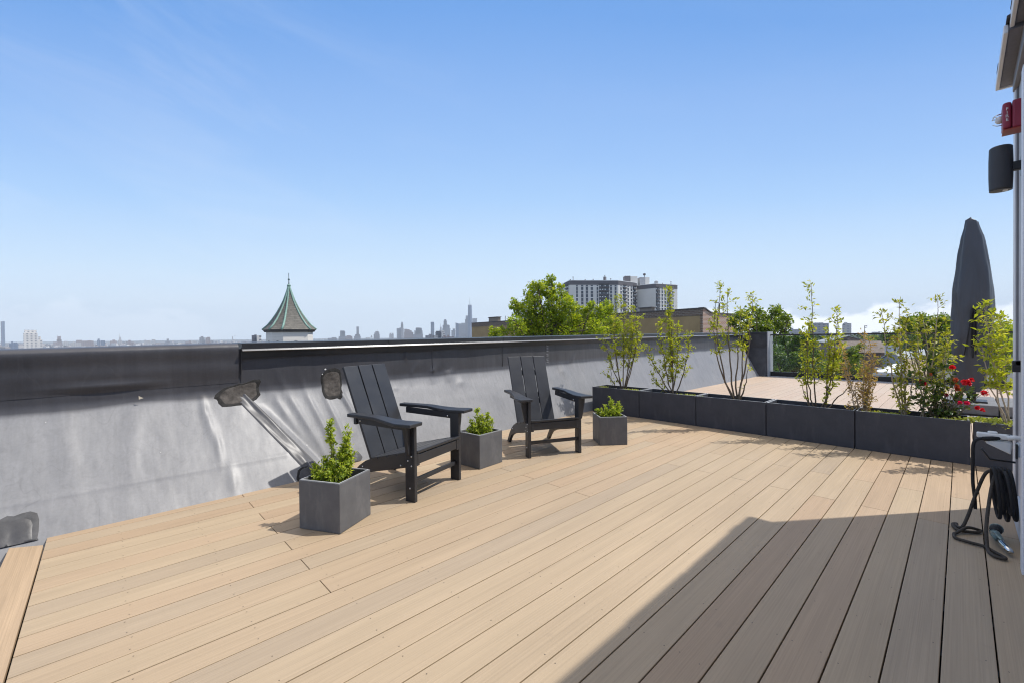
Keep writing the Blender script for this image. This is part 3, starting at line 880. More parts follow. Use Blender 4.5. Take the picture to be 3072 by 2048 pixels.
# ================================================================== planters
def hollow(b, lx, ly, h, w, floor=.03):
    o = [(-lx / 2, -ly / 2), (lx / 2, -ly / 2), (lx / 2, ly / 2), (-lx / 2, ly / 2)]
    i = [(-lx / 2 + w, -ly / 2 + w), (lx / 2 - w, -ly / 2 + w), (lx / 2 - w, ly / 2 - w), (-lx / 2 + w, ly / 2 - w)]
    vs = [(x, y, 0) for x, y in o] + [(x, y, h) for x, y in o] + [(x, y, h) for x, y in i] + [(x, y, floor) for x, y in i]
    fs = [(3, 2, 1, 0)] + [(k, (k + 1) % 4, 4 + (k + 1) % 4, 4 + k) for k in range(4)] + [(4 + k, 4 + (k + 1) % 4, 8 + (k + 1) % 4, 8 + k) for k in range(4)] + [(8 + k, 8 + (k + 1) % 4, 12 + (k + 1) % 4, 12 + k) for k in range(4)] + [(12, 13, 14, 15)]
    b.add(vs, fs)


def rim_frame(b, lx, ly, h, w):
    hollow_vs = None
    o = [(-lx / 2, -ly / 2), (lx / 2, -ly / 2), (lx / 2, ly / 2), (-lx / 2, ly / 2)]
    i = [(-lx / 2 + w, -ly / 2 + w), (lx / 2 - w, -ly / 2 + w), (lx / 2 - w, ly / 2 - w), (-lx / 2 + w, ly / 2 - w)]
    vs = [(x, y, h) for x, y in o] + [(x, y, h) for x, y in i]
    b.add(vs, [(k, (k + 1) % 4, 4 + (k + 1) % 4, 4 + k) for k in range(4)])


def cube_planter(loc, rz, label, soilz=.255):
    t = empty('cube_planter', loc, rz, label, 'planter', 'cube planters around the chairs')
    b = MB(); hollow(b, .31, .31, .31, .016); b.build('pot', M['cement'], t, bevel=.005, seg=3)
    b = MB(); rim_frame(b, .298, .298, .3112, .008); b.build('rim', M['cement_rim'], t, recalc=False)
    soil_grid(t, .277, .277, soilz, 5)
    return t


def soil_grid(t, lx, ly, z, seed):
    b = MB(); nx, ny = max(6, int(lx / .035)), max(6, int(ly / .035))
    b.grid([[(lx * (i / nx - .5), ly * (j / ny - .5), z + .014 * noise.noise(Vector((i * .55 + seed, j * .55, seed)))) for j in range(ny + 1)] for i in range(nx + 1)])
    b.build('soil', M['soil'], t, recalc=False)


cube_planter((1.094, 2.842, 0), math.atan2(.146, .262), 'charcoal cube planter at the deck edge left of the nearer chair', .245)
cube_planter((2.594, 3.186, 0), math.atan2(.034, .325), 'charcoal cube planter standing between the two deck chairs', .262)
cube_planter((4.146, 2.756, 0), math.atan2(.25, .208), 'charcoal cube planter right of the farther chair, before the troughs', .268)

TD = .38; TH = .396; TX = 5.655 + TD / 2
edges = [4.080, 3.250, 2.420, 1.591, .763, -.064, -.90]
TL = ['leftmost charcoal trough planter, against the parapet foot behind the cube planter', 'charcoal trough planter second from the parapet, under a full yellow-green sapling',
      'charcoal trough planter holding the thin forked sapling, third from the parapet', 'charcoal trough planter with two leaning sapling stems, fourth from the parapet', 'charcoal trough planter with the rose bush and dry stalks',
      'charcoal trough planter beside the house corner, past the bright gap']
for i in range(6):
    ya, yb = edges[i] - .004, edges[i + 1] + .004
    if i == 5: ya -= .012
    t = empty('trough_planter', (TX, (ya + yb) / 2, 0), 0, TL[i], 'planter', 'row of trough planters across the deck')
    b = MB(); hollow(b, TD, ya - yb, TH, .02); b.build('pot', M['trough'], t, bevel=.004, seg=2)
    b = MB(); rim_frame(b, TD - .008, ya - yb - .008, TH + .0012, .013); b.build('rim', M['cement_rim'], t, recalc=False)
    soil_grid(t, TD - .04, ya - yb - .04, TH - (.055 if i < 5 else .03), i + 2)

# ================================================================== house wall on the right
WYs = -.262     # siding plane


def house():
    t = empty('rooftop_house', (4.5, -.27, 0), 0, 'grey sided rooftop house wall with white corner trim and dark eave', 'house')
    t.location = (0, 0, 0)
    b = MB()
    # lap siding in vertical ribs as in the photo: one folded sheet
    x = -3.0; pts = []
    while x < 4.40:
        pts += [(x, WYs), (x + .085, WYs), (x + .092, WYs - .006), (x + .104, WYs - .006), (x + .111, WYs)]
        x += .115
    b.grid([[(px, py, 0.06) for px, py in pts], [(px, py, 2.98) for px, py in pts]])
    b.build('siding', M['siding'], t, recalc=False)
    b = MB(); b.box((-3, -4, -.2), (4.44, -.285, 2.95)); b.build('wall_core', M['siding'], t)
    b = MB(); b.box((4.40, -.30, 0), (4.515, -.246, 2.90)); b.build('corner_trim', M['trim'], t, bevel=.004)
    b = MB(); b.box((4.36, -.30, 0), (4.40, -.252, 2.90)); b.build('corner_channel', M['trim_grey'], t)
    b = MB(); b.box((-3, -.30, 0), (4.30, -.232, .13)); b.build('base_trim', M['plastic_blue'], t, bevel=.004)
    # door casing that closes the picture's right edge
    b = MB(); b.box((3.26, -.30, .0), (3.345, -.208, 2.5)); b.build('door_casing', M['trim'], t, bevel=.005)
    b = MB(); b.box((3.10, -.27, 0.0), (3.26, -.222, 2.46)); b.build('door_edge', M['siding'], t, bevel=.004)
    b = MB(); b.box((3.52, -.27, 1.02), (3.60, -.2, 1.045)); b.box((3.52, -.225, .985), (3.56, -.19, 1.045)); b.build('latch', M['black_metal'], t, bevel=.003)
    # eave: two lengths of soffit with fascia, dark shingle edge above
    b = MB(); b.box((3.72, -.62, 2.895), (4.545, -.184, 2.925)); b.build('soffit', M['soffit'], t, bevel=.003)
    b = MB(); b.box((-3, -.62, 2.918), (3.715, -.206, 2.945)); b.build('soffit', M['soffit'], t, bevel=.003)
    b = MB(); b.box((3.72, -.184, 2.885), (4.56, -.166, 2.932)); b.build('fascia', M['trim'], t, bevel=.003)
    b = MB(); b.box((-3, -.206, 2.905), (3.715, -.188, 2.968)); b.build('fascia', M['trim'], t, bevel=.003)
    b = MB(); b.box((4.545, -.62, 2.885), (4.565, -.184, 2.932)); b.build('fascia', M['trim'], t, bevel=.003)
    b = MB(); r = random.Random(5); x = -3
    while x < 4.55:
        w = r.uniform(.14, .3); e = r.uniform(0, .012); x1 = min(x + w, 4.575)
        zb_ = 2.970 if x1 < 3.72 else 2.934; yb_ = (-.186 if x1 < 3.72 else -.164) - e
        b.hexa([(x, yb_, zb_), (x1 - .004, yb_, zb_), (x1 - .004, -3.8, 4.3), (x, -3.8, 4.3), (x, yb_, zb_ + .012), (x1 - .004, yb_, zb_ + .012), (x1 - .004, -3.8, 4.312), (x, -3.8, 4.312)])
        x += w
    b.build('roof_shingles', M['shingle_dark'], t)
    # crown bits under the soffit
    b = MB(); b.box((-3, -.262, 2.80), (4.44, -.238, 2.895)); b.build('frieze_board', M['trim_grey'], t, bevel=.004)


house()


def text_mesh(name, s, size, M4, mat, parent):
    cu = bpy.data.curves.new(name, 'FONT'); cu.body = s; cu.size = size; cu.extrude = .0006; cu.align_x = 'CENTER'; cu.align_y = 'CENTER'
    o = bpy.data.objects.new(name + '_tmp', cu); COL.objects.link(o)
    dg = bpy.context.evaluated_depsgraph_get(); me = bpy.data.meshes.new_from_object(o.evaluated_get(dg))
    bpy.data.objects.remove(o); me.transform(M4); me.materials.append(mat)
    q = bpy.data.objects.new(name, me); COL.objects.link(q); q.parent = parent
    return q


def fire_alarm():
    t = empty('fire_alarm', (4.06, WYs, 2.515), 0, 'red fire alarm strobe box mounted on the house wall below the eave', 'fire alarm')
    b = MB(); b.box((-.065, .0, -.083), (.065, .048, .083)); b.build('back_box', M['red_plastic'], t, bevel=.008, seg=3)
    b = MB(); b.box((-.062, .050, -.080), (.062, .088, .080)); b.build('front_housing', M['red_plastic'], t, bevel=.014, seg=4)
    b = MB(); b.box((-.064, .002, -.088), (.064, .086, -.0835)); b.build('lower_lip', M['red_low'], t, bevel=.002)
    b = MB(); b.lathe([(.020, .086), (.024, .096), (.021, .108), (.010, .116)], n=14, M=Matrix.Rotation(-math.pi / 2, 4, 'X')); b.build('strobe_lens', M['clear_lamp'], t, smooth=True)
    b = MB()
    for k in range(3):
        a = R_(-55 + 55 * k)
        b.tube([(.0, .088, .034 * math.cos(a * 2)), (.03 * math.sin(a), .118, .030 * math.cos(a)), (.0, .128, .006)], .0022, 5)
    for sgn in (-1, 1):
        b.tube([(0, .088, sgn * .036), (0, .108, sgn * .034), (0, .126, sgn * .022)], .0025, 5)
    b.build('lamp_guard', M['chrome'], t, smooth=True)
    # letters one below another on the side that faces the deck
    for k, chx in enumerate('FIRE'):
        Mx = Matrix.Translation((-.0632, .069, .036 - .0215 * k)) @ Matrix.Rotation(-math.pi / 2, 4, 'Z') @ Matrix.Rotation(math.pi / 2, 4, 'X') @ Matrix.Rotation(math.pi / 2, 4, 'Z') 
        Mx = Matrix(((0, 0, -1, -.0632), (-1, 0, 0, .069), (0, 1, 0, .036 - .0215 * k), (0, 0, 0, 1)))
        text_mesh('letter', chx, .024, Mx, M['white_chip'], t)


fire_alarm()


def wall_speaker():
    t = empty('wall_speaker', (4.10, -.172, 2.222), 0, 'charcoal half round outdoor speaker on a wall bracket below the alarm', 'speaker')
    b = MB(); b.lathe([(.060, -.136), (.070, -.130), (.073, -.05), (.073, .05), (.070, .130), (.060, .136)], n=40, sx=.80, sy=.72); b.build('cabinet', M['speaker'], t, smooth=False, bevel=.003)
    b = MB(); b.lathe([(.050, -.138), (.050, -.134)], n=24); b.build('end_cap', M['black_metal'], t)
    b = MB(); b.box((-.02, -.03, -.1395), (.025, -.008, -.137)); b.build('badge', M['plastic_white'], t)
    b = MB(); b.box((-.022, -.086, -.026), (.022, -.045, .026)); b.build('bracket_arm', M['black_metal'], t, bevel=.004)
    b = MB(); b.box((-.035, -.093, -.062), (.035, -.082, .062)); b.build('wall_plate', M['black_metal'], t, bevel=.004)


wall_speaker()


def hosebib():
    t = empty('outdoor_tap', (3.80, -.235, .56), 0, 'white tap housing with hose connector on the house wall', 'tap')
    b = MB(); b.box((-.05, -.03, -.075), (.05, .012, -.004)); b.build('wall_box', M['plastic_blue'], t, bevel=.006)
    b = MB(); b.box((-.06, .012, -.082), (-.035, .020, .002)); b.build('box_edge', M['black_metal'], t)
    b = MB(); b.box((-.02, .03, .012), (.03, .17, .040)); b.box((-.005, .085, .038), (.025, .125, .052)); b.build('timer_body', M['plastic_white'], t, bevel=.006)
    b = MB(); b.hexa([(-.015, .035, -.07), (.03, .035, -.07), (.03, .13, -.02), (-.015, .13, -.02), (-.015, .03, .0), (.03, .03, .0), (.03, .14, .0), (-.015, .14, .0)]); b.build('lower_housing', M['plastic_white'], t, bevel=.005)
    b = MB(); b.tube([(-.03, -.02, .030), (-.03, .02, .034), (-.03, .05, .026)], .014, 10); b.build('spout', M['plastic_white'], t, smooth=True)


hosebib()


def catmull(P, n=8):
    P = [Vector(p) for p in P]; Q = [P[0]] + P + [P[-1]]; out = []
    for i in range(1, len(Q) - 2):
        for k in range(n):
            u = k / n
            out.append(.5 * ((2 * Q[i]) + (-Q[i - 1] + Q[i + 1]) * u + (2 * Q[i - 1] - 5 * Q[i] + 4 * Q[i + 1] - Q[i + 2]) * u * u + (-Q[i - 1] + 3 * Q[i] - 3 * Q[i + 1] + Q[i + 2]) * u ** 3))
    out.append(P[-1]); return out


def hose():
    t = empty('garden_hose', (3.75, -.12, 0), 0, 'black fabric garden hose coiled on the house wall and trailing on the deck', 'hose')
    O = Vector((3.75, -.12, 0)); r_ = .0084

    def tb(name, pts, mat, r=r_):
        b = MB(); b.tube([p - O for p in catmull(pts)], r, 9); return b.build(name, mat, t, smooth=True)
    # connector length from the tap, out, down and back to the coil
    tb('lead', [(3.80, -.195, .588), (3.79, -.13, .575), (3.78, -.075, .563), (3.77, -.052, .53), (3.775, -.05, .42), (3.78, -.05, .30), (3.78, -.058, .20), (3.77, -.06, .14)], M['hose'])
    b = MB(); b.tube([Vector(p) - O for p in ((3.80, -.2, .590), (3.79, -.13, .576), (3.785, -.09, .566))], [.013, .016, .014], 10); b.build('sleeve', M['hose'], t, smooth=True)
    # hanging loops
    for k, (x, z0, z1, y0, y1) in enumerate(((3.72, .415, .13, -.165, -.115), (3.76, .41, .15, -.185, -.125), (3.80, .40, .10, -.20, -.15), (3.69, .405, .17, -.205, -.165), (3.84, .395, .14, -.215, -.17), (3.77, .40, .12, -.225, -.185))):
        pts = []
        for q in range(15):
            a = 2 * math.pi * q / 14
            pts.append((x + .055 * math.sin(a) , (y0 + y1) / 2 + (y1 - y0) * .5 * math.sin(a) * .4 + .012 * math.cos(a), (z0 + z1) / 2 + (z0 - z1) / 2 * math.cos(a)))
        tb('coil_loop', pts, M['hose'])
    tb('trailing_run', [(3.78, -.14, .39), (3.775, -.10, .36), (3.77, -.06, .22), (3.74, -.03, .10), (3.72, -.005, .03), (3.78, .02, .0135), (3.82, .018, .0125), (3.79, .035, .0125), (3.70, .01, .0135), (3.73, -.06, .0125), (3.78, -.085, .0135)], M['hose_dirty'])
    tb('trailing_run', [(3.78, -.085, .0135), (3.72, -.03, .0355), (3.65, .015, .014), (3.61, .028, .0125), (3.55, .018, .0125), (3.53, -.04, .0125), (3.52, -.09, .0125), (3.47, -.125, .0125), (3.42, -.160, .0125), (3.395, -.155, .0125), (3.40, -.125, .0125), (3.45, -.105, .013), (3.50, -.10, .03), (3.58, -.10, .12), (3.70, -.12, .28), (3.76, -.14, .38)], M['hose_dirty'])
    b = MB(); b.tube([Vector((3.83, -.22, .44)) - O, Vector((3.83, -.12, .44)) - O, Vector((3.83, -.085, .50)) - O], .006, 8); b.build('wall_hook', M['black_metal'], t, smooth=True)


hose()


def nozzle():
    t = empty('spray_nozzle', (3.62, -.15, .02), R_(20), 'weathered green and chrome hose spray nozzle lying by the wall', 'nozzle')
    b = MB(); b.tube([(-.15, .02, .012), (-.11, .018, .014), (-.06, .015, .018), (-.02, .01, .024)], [.013, .016, .014, .018], 12); b.build('chrome_neck', M['chrome'], t, smooth=True)
    b = MB(); b.tube([(-.03, .012, .022), (.02, .005, .03), (.07, -.006, .034)], [.018, .022, .020], 12); b.build('body', M['nozzle'], t, smooth=True)
    b = MB(); b.tube([(.05, .0, .034), (.09, -.02, .034), (.13, -.04, .032)], [.020, .026, .026], 14); b.build('spray_head', M['hose'], t, smooth=True)
    b = MB(); b.tube([(.128, -.039, .032), (.14, -.046, .031)], [.029, .029], 14); b.build('head_ring', M['nozzle'], t, smooth=True)
    b = MB(); b.tube([(.01, .02, .045), (-.04, .03, .052), (-.09, .03, .05)], [.006, .006, .005], 8); b.build('trigger', M['nozzle'], t, smooth=True)


nozzle()

# ================================================================== covered parasol with its slab base
def parasol():
    t = empty('covered_parasol', (9.4, -.11, .17), 0, 'tall furled parasol under a grey zipped cover beyond the planters', 'parasol')
    # local frame: width along Rh, depth along Fh
    H0, H1 = .14, 2.70
    V_ = Vector((9.4, -.11, 0)).normalized(); S_ = Vector((V_.y, -V_.x, 0))
    prof = [(0, .140), (.05, .165), (.12, .200), (.23, .220), (.34, .244), (.46, .242), (.60, .226), (.75, .192), (.83, .165), (.90, .134), (.945, .100), (.97, .082), (.985, .076), (1.0, .062), (1.003, .0)]
    prof = [(a, r * .9) for a, r in prof]
    rows = []
    rr = random.Random(2); N = 48
    for i in range(61):
        s = i / 60
        if i == 60: s = 1.003
        r = float(np.interp(s, [p[0] for p in prof], [p[1] for p in prof])); row = []
        z = H0 + (H1 - H0) * min(s, 1)
        cx = .05 * math.sin(s * 2.6) - .03
        for k in range(N):
            a = 2 * math.pi * k / N
            fold_ = 1 + .20 * (.5 - abs(math.sin(2.5 * a + 1.9 * s + .6 + .8 * noise.noise(Vector((s * 3, 2, 0)))))) * (1 - s * .35) + .035 * math.sin(9 * a - 3.5 * s + 2 * noise.noise(Vector((s * 4, 0, 1)))) + .09 * noise.noise(Vector((math.cos(a) * 1.3, math.sin(a) * 1.3, s * 4.0))) + .035 * noise.noise(Vector((math.cos(a) * 3, math.sin(a) * 3, s * 9))) * (1.3 if s > .85 else .7)
            # gathers above the cover's zip opening
            front = math.exp(-((math.sin((a - math.pi * 1.5) / 2)) / .16) ** 2)
            fold_ *= 1 - .10 * front * (1 - smooth(.46, .53, s)) + .05 * front * math.exp(-((s - .50) / .03) ** 2)
            zz = z + .025 * noise.noise(Vector((math.cos(a) * 2, math.sin(a) * 2, 5 + s * 12))) * (s > .02)
            if s > .965: zz += .03 * (1 if math.cos(a) < 0.2 else -.0)
            l = Vector((math.cos(a) * r * fold_ * 1.0 + cx, math.sin(a) * r * fold_ * .8, zz))
            row.append(S_ * l.x + V_ * l.y + Up * l.z)
        row.append(row[0]); rows.append(row)
    b = MB(); b.grid(rows); b.build('cover', M['cover'], t, smooth=True, recalc=False)

    def front(x, s, lift):
        r = float(np.interp(s, [p[0] for p in prof], [p[1] for p in prof]))
        cx = .05 * math.sin(s * 2.6) - .03
        y = -math.sqrt(max(0.0001, (r * .97) ** 2 - (x) ** 2)) * .8 - lift
        return S_ * (x + cx) + V_ * (y - .024) + Up * (H0 + (H1 - H0) * s)
    b = MB()
    b.grid([[front(-.016 + .006, s, -.012) for s in np.linspace(.26, .485, 14)], [front(.030, s, -.010) for s in np.linspace(.26, .485, 14)]])
    o = b.build('zip_gap', M['black_cloth'], t, recalc=False); sm = o.modifiers.new('t', 'SOLIDIFY'); sm.thickness = .012; sm.offset = 0
    for x0, x1, sb in ((-.01, -.07, .215), (.01, .02, .20), (.03, .045, .22)):
        b = MB(); b.tube([front(x0 + (x1 - x0) * u, .47 - (.47 - sb) * u, .006 + .01 * math.sin(u * 5)) for u in np.linspace(0, 1, 9)], .008, 5)
        b.build('tie_strap', M['black_cloth'], t, smooth=True)
    b = MB(); b.tube([(0, 0, -.02), (0, 0, .30)], .048, 16); b.build('pole', M['black_metal'], t, smooth=True)
    b = MB(); b.box((-.16, -.16, -.005), (.16, .16, .02)); b.build('pole_foot', M['black_metal'], t, bevel=.006)
    # slabs
    k = 0
    for ix in range(2):
        for iy in range(2):
            g = empty('base_slab', (9.03 + .006 + ix * .61, .19 - iy * .565 - .555, 0), 0, ['square concrete slab weighting the parasol, front left of the pole', 'square concrete slab weighting the parasol, front right beside the house', 'square concrete slab weighting the parasol, back left', 'square concrete slab weighting the parasol, back right'][ix * 2 + iy], 'slab', 'slabs of the parasol base')
            b = MB(); b.box((0, 0, .02), (.60, .555, .165)); b.build('slab_block', M['slab'], g, bevel=.012, seg=3)
    b = MB(); b.box((9.02, -.97, .0), (10.25, .2, .018)); b.build('base_tray', M['black_metal'], t, loc=(-9.4, .11, -.17))


parasol()

# ================================================================== glass railing at the far end
def railing():
    t = empty('glass_railing', (14.12, 1.8, 0), 0, 'frameless glass railing with thin black top rail at the deck end', 'railing')
    O = Vector((14.12, 1.8, 0))
    b = MB(); b.box((-.035, -8, -.02), (.035, 2.04, .118)); b.build('base_shoe', M['black_metal'], t, bevel=.003)
    b = MB(); b.hexa([(-.022, -8, 1.183), (.022, -8, 1.183), (.022, 2.05, 1.150), (-.022, 2.05, 1.150), (-.022, -8, 1.222), (.022, -8, 1.222), (.022, 2.05, 1.186), (-.022, 2.05, 1.186)]); b.build('top_rail', M['black_metal'], t, bevel=.004)
    ys = [2.035, .58, -.88, -2.34, -3.8, -5.26, -6.7, -8]
    for i in range(len(ys) - 1):
        b = MB(); b.box((-.006, ys[i + 1] + .006, .11), (.006, ys[i] - .006, 1.165)); b.build('glass_pane', M['glass'], t)
    b = MB(); b.tube([(0, 2.0, .955), (-.0, 1.90, .955)], .014, 8); b.build('pane_clamp', M['black_metal'], t)
    b = MB(); b.box((13.735, -8, -.05), (14.085, 3.85, -.006)); o = b.build('deck_end_flashing', M['edge_grey']); tag(o, 'pale grey metal strip along the deck end below the glass railing', 'flashing')


railing()

# ================================================================== plants
def leaf_arrays(pos, axis, L, wid=.45, fold=.18, rng=None, roll=None):
    """folded pointed leaves; pos, axis: (n,3), L: (n,)"""
    n = len(pos)
    axis = axis / np.linalg.norm(axis, axis=1, keepdims=True)
    up = rng.normal(size=(n, 3)) * (.7 if roll is None else roll) + np.array([0, 0, 1.0])
    side = np.cross(axis, up); side /= np.linalg.norm(side, axis=1, keepdims=True) + 1e-9
    nrm = np.cross(side, axis)
    L = L[:, None]
    base = pos; tip = pos + axis * L - nrm * L * .10
    mid = pos + axis * L * .48
    l = mid + side * L * wid * .5 + nrm * L * fold * .5; r = mid - side * L * wid * .5 + nrm * L * fold * .5
    v = np.stack([base, r, tip, l], 1).reshape(-1, 3)
    return v


def leaves_obj(name, v, mat, parent, loc=None):
    n = len(v) // 4
    me = bpy.data.meshes.new(name)
    me.vertices.add(len(v)); me.vertices.foreach_set('co', np.asarray(v, np.float32).ravel())
    f = np.arange(n)[:, None] * 4
    tri = np.concatenate([f + 0, f + 1, f + 2, f + 0, f + 2, f + 3], 1).reshape(-1).astype(np.int32)
    me.loops.add(len(tri)); me.loops.foreach_set('vertex_index', tri)
    me.polygons.add(2 * n); me.polygons.foreach_set('loop_start', np.arange(0, 6 * n, 3, dtype=np.int32)); me.polygons.foreach_set('loop_total', np.full(2 * n, 3, np.int32))
    me.materials.append(mat); me.update(calc_edges=True); me.validate()
    o = bpy.data.objects.new(name, me); COL.objects.link(o)
    if parent is not None: o.parent = parent
    if loc is not None: o.location = loc
    return o


def stem_pts(p0, p1, bow, n=8, rng=None, wob=.01):
    p0, p1, bow = Vector(p0), Vector(p1), Vector(bow)
    out = []
    for i in range(n + 1):
        u = i / n
        w = Vector(rng.normal(size=3)) * wob * (1 if 0 < i < n else 0)
        out.append(p0.lerp(p1, u) + bow * (4 * u * (1 - u)) + w)
    return out


def twig_plant(name, base, stems, label, cat, mat, smat, seed, leafL=(.035, .055), per_m=70, twig=.18, twigs_per_m=16, r0=.008, group=None, wid=.45, clump=1.0, lead=None):
    """stems: list of (end offset lateral, depth, height, leafy-from fraction, bow lateral, density)"""
    rng = np.random.default_rng(seed)
    t = empty(name, base, 0, label, cat, group)
    b = MB(); V = []

    def l2w(l, d, z): return Rh * l + Fh * d + Up * z
    for (l, d, h, fr, bow, den) in stems:
        p0 = l2w(rng.uniform(-.03, .03), rng.uniform(-.03, .03), -.05)
        pts = stem_pts(p0, l2w(l, d, h), l2w(bow, 0, 0), 10, rng, .006)
        Ls = sum((pts[i + 1] - pts[i]).length for i in range(10))
        b.tube(pts, list(np.linspace(r0, .0022, 11)), 6)
        nt = max(2, int(Ls * (1 - fr) * twigs_per_m * 1.35 * den))
        for q in range(nt):
            u = fr + (1 - fr) * (q + rng.random()) / nt
            k = min(9, int(u * 10)); p = pts[k].lerp(pts[k + 1], u * 10 - k)
            dr = Vector(rng.normal(size=3)); dr.z = abs(dr.z) * .7 + .35
            tl = twig * rng.uniform(.35, 1.1) * (1.15 - .55 * u) 
            e = p + dr.normalized() * tl
            tp = stem_pts(p, e, (0, 0, -.01), 3, rng, .003)
            b.tube(tp, [.0022, .0018, .0015, .001], 4, cap=False)
            m = max(4, int(per_m * 1.35 * tl * clump))
            us = rng.uniform(.15, 1.05, m)
            P = np.array([p + (e - p) * float(x) for x in us]) + rng.normal(size=(m, 3)) * .012
            A = np.array(dr.normalized()) * .6 + rng.normal(size=(m, 3)) * .7
            V.append(leaf_arrays(P, A, rng.uniform(*leafL, m), wid, .2, rng))
        # tuft at the tip
        m = int(8 * den) + 2; e = np.array(pts[-1]); A = rng.normal(size=(m, 3)) * .6 + np.array([0, 0, .8])
        V.append(leaf_arrays(e + rng.normal(size=(m, 3)) * .015, A, rng.uniform(*leafL, m), wid, .2, rng))
    b.build('stem', smat, t, smooth=True, recalc=False)
    leaves_obj('foliage', np.concatenate(V), mat, t)
    return t


def PB(px, py, X=5.84, z=None):
    p = WX(px, py, X)
    if z is not None: p.z = z
    return p


ZS = TH - .05
G = 'young saplings growing in the trough planters'
twig_plant('sapling', PB(1868, 1165, 5.84, ZS), [(-.10, .05, 1.45, .40, -.05, 1.1), (.03, .0, 1.30, .35, .0, 1.2), (.17, -.05, 1.28, .40, .05, 1.2), (.27, .05, 1.12, .45, .05, 1.1), (-.30, .0, .88, .35, -.03, 1.0), (.10, .1, 1.0, .3, .04, 1.1), (-.15, -.1, 1.12, .55, -.05, 1.0), (-.18, .0, .35, .3, -.05, .6), (.22, -.06, 1.02, .45, .06, 1.3)],
           'leafy yellow-green sapling in the leftmost trough, before the big tree', 'sapling', M['sapleaf'], M['stem'], 1, (.032, .054), 92, .20, 17, .010, G)
twig_plant('sapling', PB(2020, 1182, 5.84, ZS), [(-.06, .0, 1.50, .30, .02, 1.4), (-.42, .0, .70, .30, -.02, .8), (.22, .0, .86, .30, .06, 1.1), (-.05, .05, 1.15, .22, .0, 1.7), (-.20, -.05, 1.00, .30, -.04, 1.2), (.08, .05, .98, .25, .04, 1.3), (-.30, .0, .30, .2, -.03, .8)],
           'narrow pointed yellow-green sapling in front of the ochre wall', 'sapling', M['sapleaf'], M['stem'], 2, (.032, .054), 92, .16, 19, .010, G)
twig_plant('sapling', PB(2211, 1197, 5.84, ZS), [(-.20, .0, 1.46, .42, -.12, 1.0), (-.10, .03, 1.36, .50, -.02, 1.0), (.20, .0, 1.36, .50, .06, 1.0), (.05, -.04, 1.15, .52, -.02, 1.0), (-.28, .0, 1.12, .55, -.1, .9), (.10, .05, .98, .55, .03, .7), (.15, .0, .45, .4, .02, .35)],
           'open forked sapling with bare lower stems, before the brick side wall', 'sapling', M['sapleaf'], M['stem'], 3, (.032, .054), 92, .16, 15, .012, G)
twig_plant('sapling', PB(2440, 1218, 5.84, ZS), [(-.02, .0, 1.40, .30, .0, 1.0), (.0, .05, .95, .32, -.05, 1.5), (-.08, -.03, .82, .35, -.03, 1.4), (-.13, .0, .30, .3, -.03, .4)],
           'tall thin sapling topped by a loose tuft, left of two in its trough', 'sapling', M['sapleaf'], M['stem'], 4, (.032, .054), 86, .15, 15, .008, G)
twig_plant('sapling', PB(2466, 1222, 5.84, ZS), [(.17, .0, 1.10, .32, .04, 1.6), (.14, .05, .80, .35, .0, 1.5), (.20, -.03, .72, .35, .03, 1.4), (.06, .0, .32, .2, .02, .7), (.42, -.03, .42, .7, .0, .25)],
           'bushy leaning sapling beside the tall thin one, before the pale flat roofs', 'sapling', M['sapleaf'], M['stem'], 5, (.032, .054), 86, .16, 16, .008, G)
twig_plant('dry_stalks', PB(2592, 1232, 5.84, ZS), [(-.24, .0, .72, .25, -.03, 1.4), (-.17, .05, .52, .1, -.02, 1.2), (.0, .0, .84, .1, .0, 1.2), (.09, .04, .78, .25, .02, 1.2), (.05, .05, .52, .05, .01, 1.4), (.10, .0, .60, .1, .02, 1.2), (-.04, -.04, .46, .05, .0, 1.2), (.02, -.03, .38, .0, .0, 1.4), (.16, .03, .42, .2, .02, .8), (-.09, .0, .3, .1, .0, 1.2)],
           'withered brown stalks with curled leaves left of the roses', 'dry plant', M['dryleaf'], M['stem_pale'], 6, (.022, .044), 80, .09, 22, .0055, None, .38)
twig_plant('sapling', PB(2718, 1243, 5.84, ZS), [(-.20, .05, 1.05, .42, -.03, 1.3), (-.02, .05, 1.16, .35, -.02, 1.4), (.10, .1, .98, .35, .0, 1.4), (-.08, .0, .85, .2, .0, 1.0), (.05, -.05, .62, .05, .02, 1.1), (-.12, -.03, .45, .0, -.03, 1.1)],
           'sapling on a thin straight stake with bronze leaf tips, left of the rose bush', 'sapling', M['sapleaf_dark'], M['stem_pale'], 7, (.034, .052), 62, .19, 12, .008, G)
twig_plant('sapling', PB(2768, 1248, 5.90, ZS), [(.20, .05, 1.20, .40, .04, .9), (.10, .1, .98, .25, .05, 1.4), (.28, .05, .82, .25, .08, 1.4), (.18, -.05, .70, .2, .05, 1.4), (.30, .1, .58, .3, .05, 1.2), (.02, .08, .9, .25, .0, 1.2)],
           'sapling with one high tuft just left of the covered parasol', 'sapling', M['sapleaf_dark'], M['stem_pale'], 8, (.034, .052), 60, .17, 11, .009, G)
twig_plant('sapling', PB(3032, 1222, 5.80, ZS + .02), [(-.22, .0, 1.08, .35, -.06, 1.5), (-.10, .05, 1.00, .3, -.04, 1.5), (-.25, .0, .72, .45, -.05, 1.1), (.02, .1, .95, .3, .0, 1.4)],
           'bright sapling leaning over the parasol beside the house corner', 'sapling', M['sapleaf'], M['stem_pale'], 9, (.040, .062), 76, .15, 15, .007, G, .40)


